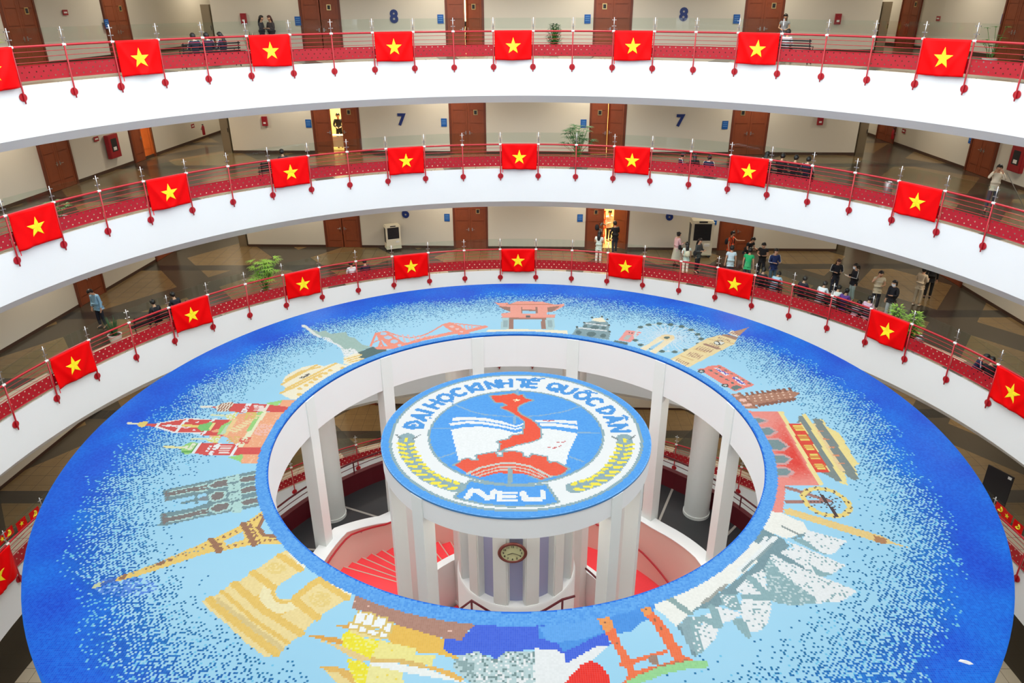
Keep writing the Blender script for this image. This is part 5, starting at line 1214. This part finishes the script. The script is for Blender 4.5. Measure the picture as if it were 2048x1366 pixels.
ppl(1369, 549, 6, 0, 'person with long black hair and cream backpack at the rail', top=(206, 220, 210), bottom=(232, 220, 204), hair='long', bag='backpack', bagc=(232, 220, 190), sleeve='short', h=1.55)
ppl(1392, 545, 6, 140, 'person in dark grey suit jacket with black bag before the air cooler', top=(62, 66, 66), bottom=(24, 26, 32), hair='long', bag='shoulder', arms='fwd', h=1.66)
ppl(1456, 531, 6, 130, 'person in orange shirt with backpack before the brown door', top=(232, 84, 36), bag='backpack', arms=('reach', 'down'), sleeve='short', h=1.7)
ppl(1489, 540, 6, 150, 'person in black shirt bending over beside the orange shirt', top=(20, 24, 34), bend=.35, arms='fwd', sleeve='short', h=1.72)
ppl(1456, 563, 6, 10, 'person in pale blue white shirt seen from behind above a flag', top=(204, 226, 234), bottom=(50, 56, 66), sleeve='short', h=1.68)
ppl(1490, 570, 6, 30, 'person in bright green shirt seen from behind above a flag', top=(30, 178, 106), bottom=(44, 48, 58), sleeve='short', h=1.70, bend=.15)
ppl(1519, 556, 6, -150, 'person in black shirt looking at a phone, left of the navy jacket', top=(22, 22, 26), head=.55, arms='fwd', sleeve='short', h=1.72)
ppl(1541, 572, 6, 175, 'person in navy jacket with white sleeve stripes facing the viewer', top=(26, 44, 92), bottom=(74, 96, 110), stripes=True, arms='fwd', h=1.74)
ppl(1664, 590, 6, 190, 'long haired person in black tracksuit with white stripes typing on a phone', top=(22, 22, 32), bottom=(24, 28, 44), stripes=True, hair='long', hairm=HAIRB, arms='fwd', head=.5, h=1.66, shoes=(210, 210, 210))
ppl(1700, 602, 6, -90, 'masked person in black striped jacket and grey trousers holding papers', top=(24, 22, 30), bottom=(150, 164, 158), stripes=True, hair='tail', mask=True, arms='fwd', papers=True, h=1.66)
ppl(1746, 620, 6, 200, 'person in beige shirt holding papers, hand to the mouth', top=(206, 192, 160), bottom=(28, 30, 38), sleeve='short', arms=('fwd', 'up'), papers=True, h=1.72, head=.35)
ppl(1774, 640, 6, -120, 'masked person in black and grey with big dark backpack and a clipboard', top=(22, 22, 28), bottom=(190, 190, 190), bag='backpack', bagc=(22, 24, 40), mask=True, hair='tail', arms=('fwd', 'down'), h=1.68)
ppl(1831, 611, 6, 60, 'person in all beige clothes standing far right in the corridor', top=(216, 196, 166), bottom=(200, 182, 152), arms='fwd', h=1.68, shoes=(216, 200, 176))
ppl(1853, 596, 6, 30, 'person in black standing behind the all beige figure', top=(20, 20, 22), bottom=(22, 20, 20), h=1.66)

# ------------------------------------------------------------------ benches and the people sitting on them
def bench(L, a, r, n, label, w=1.6):
    root = empty('bench', P(a, r, ZF[L]), -R_(a), label, 'bench', 'dark metal benches by the rails')
    s = MB()
    for i in range(6): s.box((0, -.18+.072*i, .44), (w, .05, .025))
    s.build('seat', M['darkmetal'], root)
    b = MB()
    for i in range(4): b.box((0, -.25-.01*i, .56+.09*i), (w, .02, .05))
    b.build('backrest', M['darkmetal'], root)
    for e in (-1, 1):
        f = MB(); x = e*(w/2-.06)
        f.tube([(x, .17, 0), (x, .19, .43), (x, -.20, .43), (x, -.30, .90)], .02, 6); f.tube([(x, -.24, 0), (x, -.20, .43)], .02, 6); f.tube([(x, .15, .43), (x, .15, .62), (x, -.25, .64)], .016, 6)
        f.build('leg_frame', M['darkmetal'], root)
    return root
def sitters(L, a, r, offs, label, bw=1.6):
    """a bench with its back to the rail and people sitting on it, looking into the corridor"""
    if bw: bench(L, a, r, 0, label, bw)
    c = P(a, r, ZF[L]); ca, sa = math.cos(R_(a)), math.sin(R_(a))
    for (dx, lab, kw) in offs:
        person(c.x+ca*dx, c.y-sa*dx, ZF[L], a+kw.pop('turn', 0), lab, pose=kw.pop('pose', 'sit'), **kw)
def ang_of(px, py, L): p = onz(px, py, ZF[L]); return math.degrees(math.atan2(p.x, p.y)), math.hypot(p.x, p.y)
J_ = dict(top=NAVY, bottom=(24, 26, 36), stripes=True, arms='lap', head=.5, h=1.6)
sitters(8, -43.1, 16.75, [(-.5, 'leftmost sitter on the top left bench, navy jacket, seen from behind', dict(J_)), (.0, 'middle sitter on the top left bench, navy jacket with white stripes', dict(J_)), (.55, 'right sitter on the top left bench, leaning left, pale cap of hair ornaments', dict(J_, hair='long', turn=-25))], 'dark bench with three sitters on the top left balcony', 2.2)
sitters(8, 38.9, 16.8, [(-.2, 'sitter in white top on the top right bench beside a flag', dict(J_, top=(232, 232, 234), stripes=False))], 'dark bench behind the flag on the top right balcony', 1.7)
sitters(7, -36.2, 16.9, [(.33, 'lone sitter with black hair peeking over a flag on the middle left balcony', dict(J_, top=(40, 40, 46), stripes=False, h=1.68))], 'dark bench left of a flag on the middle left balcony', 1.5)
sitters(7, 27.6, 16.6, [(-.58, 'left sitter of the three low figures at the middle rail, striped jacket', dict(J_, turn=60, pose='floor')), (0., 'middle sitter of the three low figures at the middle rail, long black hair', dict(J_, pose='floor', stripes=False, top=(30, 26, 30), hair='long', turn=-20)), (.62, 'right sitter of the three low figures at the middle rail, navy jacket and ponytail', dict(J_, hair='tail', pose='floor'))], '', 0)
sitters(7, 40.6, 16.8, [(-.85, 'sitter in white sleeves beside a flag on the middle right bench', dict(J_, top=(226, 220, 212), stripes=False, hair='long')), (-.2, 'second sitter on the middle right bench, all black', dict(J_, top=(22, 22, 26), stripes=False)), (.35, 'third sitter on the middle right bench reading white papers', dict(J_, top=(26, 26, 32), papers=True, stripes=False)), (.85, 'rightmost sitter on the middle right bench, dark navy jacket', dict(J_))], 'long dark bench with four sitters on the middle right balcony', 2.3)
sitters(6, -25.9, 16.6, [(-.32, 'left of two small sitters on the lower left balcony, white shirt', dict(J_, pose='floor', top=(232, 232, 234), stripes=False)), (.32, 'right of two small sitters on the lower left balcony, dark purple shirt', dict(J_, pose='floor', top=(44, 30, 52), stripes=False))], '', 0)
sitters(6, -56.6, 16.8, [(-.05, 'sitter in black with a white bag on the lower left bench', dict(J_, top=(26, 28, 34), stripes=False, h=1.64)), (.82, 'sitter with black hair half behind a flag on the lower left bench', dict(J_, top=(30, 34, 44), stripes=False, h=1.68))], 'black bench left of a flag on the lower left balcony', 2.3)
sitters(6, 40.6, 16.7, [(-.25, 'sitter in black reading beside a flag on the lower balcony', dict(J_, top=(22, 24, 30), stripes=False, papers=True)), (.3, 'sitter in pale blue top just right of a flag', dict(J_, top=(176, 206, 224), stripes=False, bend=.6))], 'bench right of the flag below the green shirt', 1.3)
sitters(6, 48.2, 16.8, [(-.72, 'sitter in dark jacket at the left end of the crowded lower bench', dict(J_, top=(28, 28, 46), stripes=False)), (.08, 'sitter in white shirt on the crowded lower bench', dict(J_, top=(240, 240, 244), stripes=False, bend=.3)), (.7, 'sitter in white jacket beside a steel post on the crowded lower bench', dict(J_, top=(232, 232, 226), stripes=False, bend=.25))], 'first crowded bench on the lower right balcony', 2.0)
sitters(6, 54.4, 16.75, [(-.7, 'sitter in purple top right of the white jackets', dict(J_, top=(96, 60, 140), stripes=False, hair='tail')), (-.2, 'sitter in pale pink shirt bent low before the second crowded bench', dict(J_, pose='floor', top=(240, 214, 226), stripes=False, bend=.35)), (.3, 'sitter in pink shirt near the right flag of the lower balcony', dict(J_, top=(226, 186, 206), stripes=False, hair='short'))], 'second crowded bench on the lower right balcony', 1.8)
sitters(6, 72.1, 16.6, [(-.2, 'left of two sitters at the far right rail, navy jacket with white stripe', dict(J_, bend=.3, pose='floor', turn=50)), (.35, 'right of two sitters at the far right rail, black jacket', dict(J_, pose='floor', turn=-40, top=(18, 18, 22), stripes=False))], '', 0)
# people glimpsed in the lit rooms
person(-8.4, wy(-8.4)+1.45, ZF[7], 180, 'right one of two people in black inside the lit room of the middle floor', top=(24, 24, 26), bottom=(26, 26, 28), arms='lap')
person(-8.95, wy(-8.9)+1.5, ZF[7], 170, 'left one of two people in black inside the lit room of the middle floor', top=(30, 30, 34), bottom=(28, 28, 34), arms='lap', h=1.7)
person(4.95, wy(4.9)+1.5, ZF[6], 160, 'person in white shirt and black trousers inside the bright lower classroom', top=(230, 226, 216), bottom=(30, 34, 46))

# ------------------------------------------------------------------ plants
LEAF = {c: mat('leaf_%d_%d_%d' % c, rgb(*c), .5, noise=.25, nscale=8) for c in ((70, 130, 50), (58, 104, 58), (150, 190, 70), (52, 92, 48))}
def plant(x, y, z, label, h=1.3, spread=.55, n=60, kind='fan', col=(58, 104, 58), seed=1, pot=True):
    rnd = random.Random(seed); root = empty('potted_plant', (x, y, z), 0, label, 'plant', 'potted plants by the rails')
    ph = .32
    if pot:
        o = MB().lathe([(.15, 0), (.2, .02), (.24, .30), (.26, .32), (.23, .33), (.22, .29)], (0, 0, 0), 28, cap=False); o.add([(.15*math.cos(R_(i*30)), .15*math.sin(R_(i*30)), 0) for i in range(12)], [tuple(range(12))])
        o.build('pot', M['pot'], root, True)
        MB().lathe([(.225, .26), (.225, .29)], (0, 0, 0), 24).build('soil', M['soil'], root)
    st = MB(); lf = MB()
    def blade(p, d, L_, w, droop, nrm=None):
        d = d.normalized(); side = d.cross(Vector((0, 0, 1)));
        if side.length < .05: side = Vector((1, 0, 0))
        side.normalize(); pts = []
        q = p.copy(); dd = d.copy()
        for i in range(5):
            ww = w*(.35, 1, .9, .55, .05)[i]; pts += [q-side*ww/2, q+side*ww/2]; q = q+dd*L_/4; dd = (dd+Vector((0, 0, -droop))).normalized()
        lf.add(pts, [(2*i, 2*i+1, 2*i+3, 2*i+2) for i in range(4)])
    if kind == 'fan':
        for s in range(int(n/7)):
            a = rnd.uniform(0, 6.28); r = rnd.uniform(.1, 1)*spread; hh = ph+(h-ph)*rnd.uniform(.35, 1); base = Vector((rnd.uniform(-.08, .08), rnd.uniform(-.08, .08), ph-.04)); tip = Vector((r*math.cos(a), r*math.sin(a), hh))
            st.tube([base, (base+tip)/2+Vector((0, 0, .08)), tip], .008, 5)
            for k in range(8):
                an = a+R_(-100+200*k/7); blade(tip, Vector((math.cos(an), math.sin(an), .35)), rnd.uniform(.2, .3)*spread/.5, .05, .22)
    elif kind == 'sword':
        for s in range(n):
            a = rnd.uniform(0, 6.28); r = rnd.uniform(0, .14); p = Vector((r*math.cos(a), r*math.sin(a), ph-.05)); blade(p, Vector((math.cos(a)*.28, math.sin(a)*.28, 1)), (h-ph)*rnd.uniform(.6, 1), .05, .02)
    else:
        for s in range(n):
            a = rnd.uniform(0, 6.28); t_ = rnd.random(); r = spread*(1-abs(t_-.45)*1.1)*rnd.uniform(.3, 1); p = Vector((r*math.cos(a), r*math.sin(a), ph+(h-ph)*t_))
            if s % 3 == 0: st.tube([(0, 0, ph-.03), (p.x*.4, p.y*.4, (ph+p.z)/2), p], .007, 4)
            blade(p, Vector((math.cos(a), math.sin(a), rnd.uniform(-.2, .7))), rnd.uniform(.12, .2), .07, .15)
    if st.v: st.build('stem', LEAF[(70, 130, 50)], root)
    o = lf.build('foliage', LEAF[col], root); return root
def plant_px(px, py, L, label, **kw):
    p = onz(px, py, ZF[L]); r = math.hypot(p.x, p.y); need = RA+.3+.5*kw.get('spread', .4)
    if r < need: p = Vector((p.x*need/r, p.y*need/r, p.z))
    return plant(p.x, p.y, ZF[L], label, **kw)
plant_px(537, 596, 6, 'tall bright green fan palm in white pot on the lower left balcony', h=1.75, spread=.6, n=300, col=(150, 190, 70), seed=3)
plant_px(233, 684, 6, 'dark sword leaved plant in round white pot on the lower left balcony', h=1.15, n=46, kind='sword', col=(52, 92, 48), seed=4)
for k, (px, py, w) in enumerate(((1768, 680, 'left'), (1800, 694, 'right'))): plant_px(px, py, 6, 'low leafy bush with pale green leaves behind the lower right flag, %s one' % w, h=1.3, spread=.4, n=260, kind='bush', col=(150, 190, 70), seed=8+k)
plant_px(1155, 330, 7, 'tall dark green fan palm in white pot at the middle balcony', h=1.8, spread=.7, n=330, col=(58, 104, 58), seed=5)
plant_px(124, 452, 7, 'small green plant in white pot beside the left flag of the middle balcony', h=.9, spread=.4, n=60, col=(70, 130, 50), seed=6)
plant_px(1108, 112, 8, 'rounded green bush in a pot at the centre of the top balcony', h=1.3, spread=.4, n=420, kind='bush', col=(58, 104, 58), seed=7)
plant_px(1975, 136, 8, 'bright feathery plant beside the right flag of the top balcony', h=1.35, spread=.5, n=90, col=(70, 130, 50), seed=11)
plant_px(4, 150, 8, 'bright green plant at the left edge of the top balcony', h=1.5, spread=.5, n=90, col=(150, 190, 70), seed=12)
plant_px(505, 116, 8, 'grassy dark green plant behind the second flag of the top balcony', h=1.2, n=40, kind='sword', col=(58, 104, 58), seed=13)

# ------------------------------------------------------------------ wall things
def on_wall(px, py, obj_builder, *a, **k): pass
def wall_frame(px, py, off=.0):
    p = back(px, py); return (p.x, p.y-off, p.z)
for L, pts in ((8, ((788, 34), (1367, 30))), (7, ((803, 240), (1360, 242))), (6, ((811, 426), (1339, 431)))):
    for k, (px, py) in enumerate(pts):
        p = back(px, py); vs, fs = text_mesh(str(L), .74, .012, .032)
        o = MB().add([(v.x, -v.z-.012, v.y) for v in vs], fs).build('floor_number', M['navy']); o.location = (p.x, p.y-.004, p.z); o.rotation_euler[2] = rw
        tag(o, 'dark blue digit %d on the cream rear wall, %s of the middle doors' % (L, 'left' if k == 0 else 'right'), 'number sign', 'storey numbers on the rear wall')
def plate(loc, rz, w, h, label, m_, cat='sign', name='wall_sign', inner=None, group='blue plates beside the doors'):
    root = empty(name, loc, rz, label, cat, group)
    MB().box((0, -.012, 0), (w, .024, h)).build('panel', m_, root)
    if inner: 
        for i in range(3): MB().box((0, -.027, h*.28-h*.22*i), (w*.7, .004, h*.05)).build('printed_line', inner, root)
    return root
bl = [(8, 596, 42, 'far left'), (8, 881, 38, 'left'), (8, 1175, 38, 'right'), (8, 1473, 38, 'far right'), (7, 617, 247, 'far left'), (7, 888, 245, 'left'), (7, 1167, 247, 'right'), (7, 1450, 250, 'far right'), (6, 894, 435, 'left'), (6, 1160, 436, 'right'), (6, 1428, 442, 'far right')]
for L, px, py, w in bl:
    p = back(px, py); plate((p.x, p.y, p.z), rw, .28, .38, 'blue plate on the rear wall of the %s floor, %s one' % (NM[L], w), M['blue_sign'], 'sign', 'wall_sign', mat('sign_print', rgb(120, 170, 220), .4) if 'sign_print' not in bpy.data.materials else bpy.data.materials['sign_print'])
M['alarm'] = mat('alarm_red', rgb(150, 24, 34), .4)
for L, px, py, w in ((8, 488, 37, 'left'), (8, 1675, 38, 'right'), (7, 530, 242, 'left'), (7, 1640, 240, 'right')):
    p = back(px, py); r_ = empty('fire_alarm_box', (p.x, p.y, p.z), rw, 'dark red fire alarm box on the rear wall, %s end of the %s floor' % (w, NM[L]), 'alarm box', 'red alarm boxes')
    MB().box((0, -.05, 0), (.26, .1, .44)).build('case', M['alarm'], r_); MB().box((0, -.104, -.08), (.12, .01, .08)).build('label', M['white_plastic'], r_); MB().lathe([(.03, -.1), (.03, -.115)], (0, 0, .1), 12, 'y').build('lamp', M['red'], r_)
def side_thing(side, px, py, L, kind, label):
    X = -18.2 if side == 'left' else 19.7
    p = onx(px, py, X); X = sidewall_x(side, p.y); p = onx(px, py, X); a = sidewall_rot(side)
    rz = R_(90)-a if side == 'left' else R_(-90)-a
    # local -y must point into the corridor
    if side == 'left': loc = (X+.004, p.y, p.z)
    else: loc = (X-.004, p.y, p.z)
    if kind == 'blue': return plate(loc, rz, .28, .38, label, M['blue_sign'], inner=bpy.data.materials['sign_print'])
    if kind == 'cabinet':
        r_ = empty('hose_cabinet', loc, rz, label, 'fire hose cabinet', 'red hose cabinets'); MB().box((0, -.08, 0), (.75, .16, 1.0)).build('case', M['alarm'], r_)
        d_ = MB().box((0, -.165, 0), (.69, .012, .94)).build('door', M['alarm'], r_); MB().box((0, -.174, .05), (.4, .006, .55)).build('pane', M['black'], d_); MB().box((0, -.179, -.1), (.22, .004, .14)).build('label', M['white_plastic'], d_)
        return r_
    if kind == 'label': 
        r_ = empty('wall_label', loc, rz, label, 'sign', None); MB().box((0, -.01, 0), (.3, .02, .2)).build('panel', M['alarm'], r_); MB().box((0, -.022, 0), (.2, .004, .06)).build('printed_line', M['white_plastic'], r_); return r_
    if kind == 'ext':
        r_ = empty('fire_extinguisher', loc, rz, label, 'fire extinguisher', 'extinguishers on the corridor walls')
        o = MB().lathe([(.07, -.25), (.075, -.2), (.075, .15), (.03, .22), (.02, .26)], (0, -.1, 0), 20).build('cylinder', M['red'], r_); smooth_by_angle(o)
        MB().tube([(.02, -.1, .25), (.1, -.1, .2), (.1, -.1, -.05)], .012, 6).build('hose', M['black'], r_); MB().box((0, -.1, .28), (.12, .04, .04)).build('handle', M['black'], r_); MB().box((0, -.02, .05), (.16, .04, .06)).build('bracket', M['steel'], r_)
side_thing('left', 68, 313, 7, 'blue', 'blue plate on the left side wall of the middle floor')
side_thing('left', 222, 292, 7, 'cabinet', 'dark red hose cabinet on the left wall of the middle floor')
side_thing('left', 192, 278, 7, 'label', 'small red label left of the hose cabinet on the middle floor')
side_thing('left', 385, 252, 7, 'label', 'small red panel deep in the left corridor of the middle floor')
side_thing('left', 403, 260, 7, 'ext', 'fire extinguisher deep in the left corridor of the middle floor')
side_thing('left', 213, 48, 8, 'blue', 'blue plate on the left side wall of the top floor')
side_thing('left', 130, 25, 8, 'label', 'dark red panel on the left side wall of the top floor')
side_thing('right', 2040, 318, 7, 'cabinet', 'dark red hose cabinet at the right edge of the middle floor')
side_thing('right', 1943, 278, 7, 'blue', 'blue plate on the right side wall of the middle floor')
side_thing('right', 1790, 268, 7, 'ext', 'fire extinguisher on the right wall deep in the corridor')
side_thing('right', 1808, 262, 7, 'label', 'small red panel on the right wall beside the extinguisher')
side_thing('right', 2008, 38, 8, 'blue', 'blue plate on the right side wall of the top floor')
side_thing('right', 1877, 37, 8, 'label', 'small brown label on the right side wall of the top floor')

# air coolers
M['cooler'] = mat('cooler_shell', rgb(224, 216, 190), .4)
def cooler(px, py, L, rz, label, s=1.0):
    p = onz(px, py, ZF[L]); r_ = empty('air_cooler', (p.x, p.y, ZF[L]), rz, label, 'air cooler', 'air coolers by the rear wall'); r_.scale = (s, s, s)
    b = MB(); b.box((0, 0, .75), (.8, .5, 1.2)); b.box((0, 0, 1.37), (.74, .46, .06)); b.box((0, 0, .14), (.82, .52, .06)); b.build('shell', M['cooler'], r_)
    MB().box((0, -.252, .98), (.62, .012, .62)).build('grille', M['black'], r_)
    g = MB()
    for i in range(9): g.box((0, -.262, .72+.065*i), (.6, .01, .012))
    g.build('louvre', M['darkmetal'], r_)
    MB().box((0, -.255, 1.36), (.3, .012, .05)).build('control_panel', M['darkmetal'], r_); MB().box((.2, -.26, .5), (.2, .02, .09)).build('tank_label', M['white_plastic'], r_)
    for e in (-1, 1): MB().box((e*.402, 0, .85), (.008, .36, .8)).build('side_grille', M['black'], r_)
    for e in (-1, 1):
        for f_ in (-1, 1): MB().lathe([(.055, -.02), (.055, .02)], (e*.33, f_*.18, .06), 12, 'y').build('wheel', M['black'], r_)
    return r_
cooler(787, 499, 6, R_(22), 'cream air cooler with black grille left of the lower middle door', .95)
cooler(1397, 512, 6, R_(-2), 'large cream air cooler with dark screen behind the suited person', 1.35)
# bins, desk, crates, poster board
def bin_(px, py, L, label):
    p = onz(px, py, ZF[L]); r_ = empty('waste_bin', (p.x, p.y, ZF[L]), 0, label, 'bin'); o = MB().lathe([(.16, 0), (.16, .62), (.15, .64), (.14, .62)], (0, 0, 0), 24).build('bin_body', M['steel'], r_); smooth_by_angle(o)
    MB().lathe([(.14, .6), (.14, .625)], (0, 0, 0), 24).build('lid', M['black'], r_)
bin_(1771, 398, 7, 'steel waste bin between two flags on the middle right balcony')
bin_(1832, 705, 6, 'steel waste bin behind the lower right flag')
r_ = empty('desk', (-8.7, wy(-8.7)+.85, ZF[7]), 0, 'pale perforated desk inside the lit room of the middle floor', 'desk')
MB().box((0, 0, .74), (1.2, .5, .03)).build('desk_top', M['white_plastic'], r_); MB().box((0, -.22, .45), (1.16, .02, .5)).build('front_panel', M['cooler'], r_)
for e in (-1, 1): MB().box((e*.57, 0, .36), (.04, .45, .72)).build('leg', M['darkmetal'], r_)
for i in range(4):
    r_ = empty('chair', (4.5, wy(4.5)+1.05, ZF[6]+.45*i), 0, 'orange plastic stool in the bright classroom, %s of the stack' % ('bottom', 'second', 'third', 'top')[i], 'stool', 'orange stools stacked in the classroom')
    MB().box((0, 0, .43), (.36, .36, .04)).build('seat', mat('orange_plastic', rgb(244, 86, 20), .4) if 'orange_plastic' not in bpy.data.materials else bpy.data.materials['orange_plastic'], r_)
    for e in (-1, 1):
        for f_ in (-1, 1): MB().tube([(e*.17, f_*.17, 0), (e*.13, f_*.13, .43)], .02, 6).build('leg', bpy.data.materials['orange_plastic'], r_)
p = onz(1980, 1012, ZF[5])
r_ = empty('display_board', (p.x, p.y, ZF[5]), R_(-62), 'black display board standing on the floor below, at the right edge', 'board')
MB().box((0, 0, .85), (.9, .04, 1.3)).build('board', M['black'], r_); MB().box((.33, -.025, 1.4), (.12, .01, .1)).build('notice', M['white_plastic'], r_)
for e in (-1, 1): MB().tube([(e*.4, -.25, 0), (e*.4, 0, .25), (e*.4, .25, 0)], .015, 6).build('foot', M['darkmetal'], r_)
# steel end posts where the rear wall stops at the corner corridors
for L in (8, 7, 6):
    for x, w in ((XL-.0, 'left'), (XR+.0, 'right')):
        s_ = -1 if w == 'left' else 1
        r_ = empty('corner_panel', (x+s_*.3, wy(x)+.35, ZF[L]), 0, 'brushed metal cabinet at the %s end of the rear wall, %s floor' % (w, NM[L]), 'cabinet', 'metal cabinets at the wall ends')
        MB().box((0, 0, 1.05), (.4, .55, 2.1)).build('shell', M['bronze'], r_); MB().box((0, -.28, 1.05), (.34, .012, 2.0)).build('door', M['bronze'], r_); MB().box((.16, -.3, 1.1), (.02, .03, .2)).build('handle', M['darkmetal'], r_)
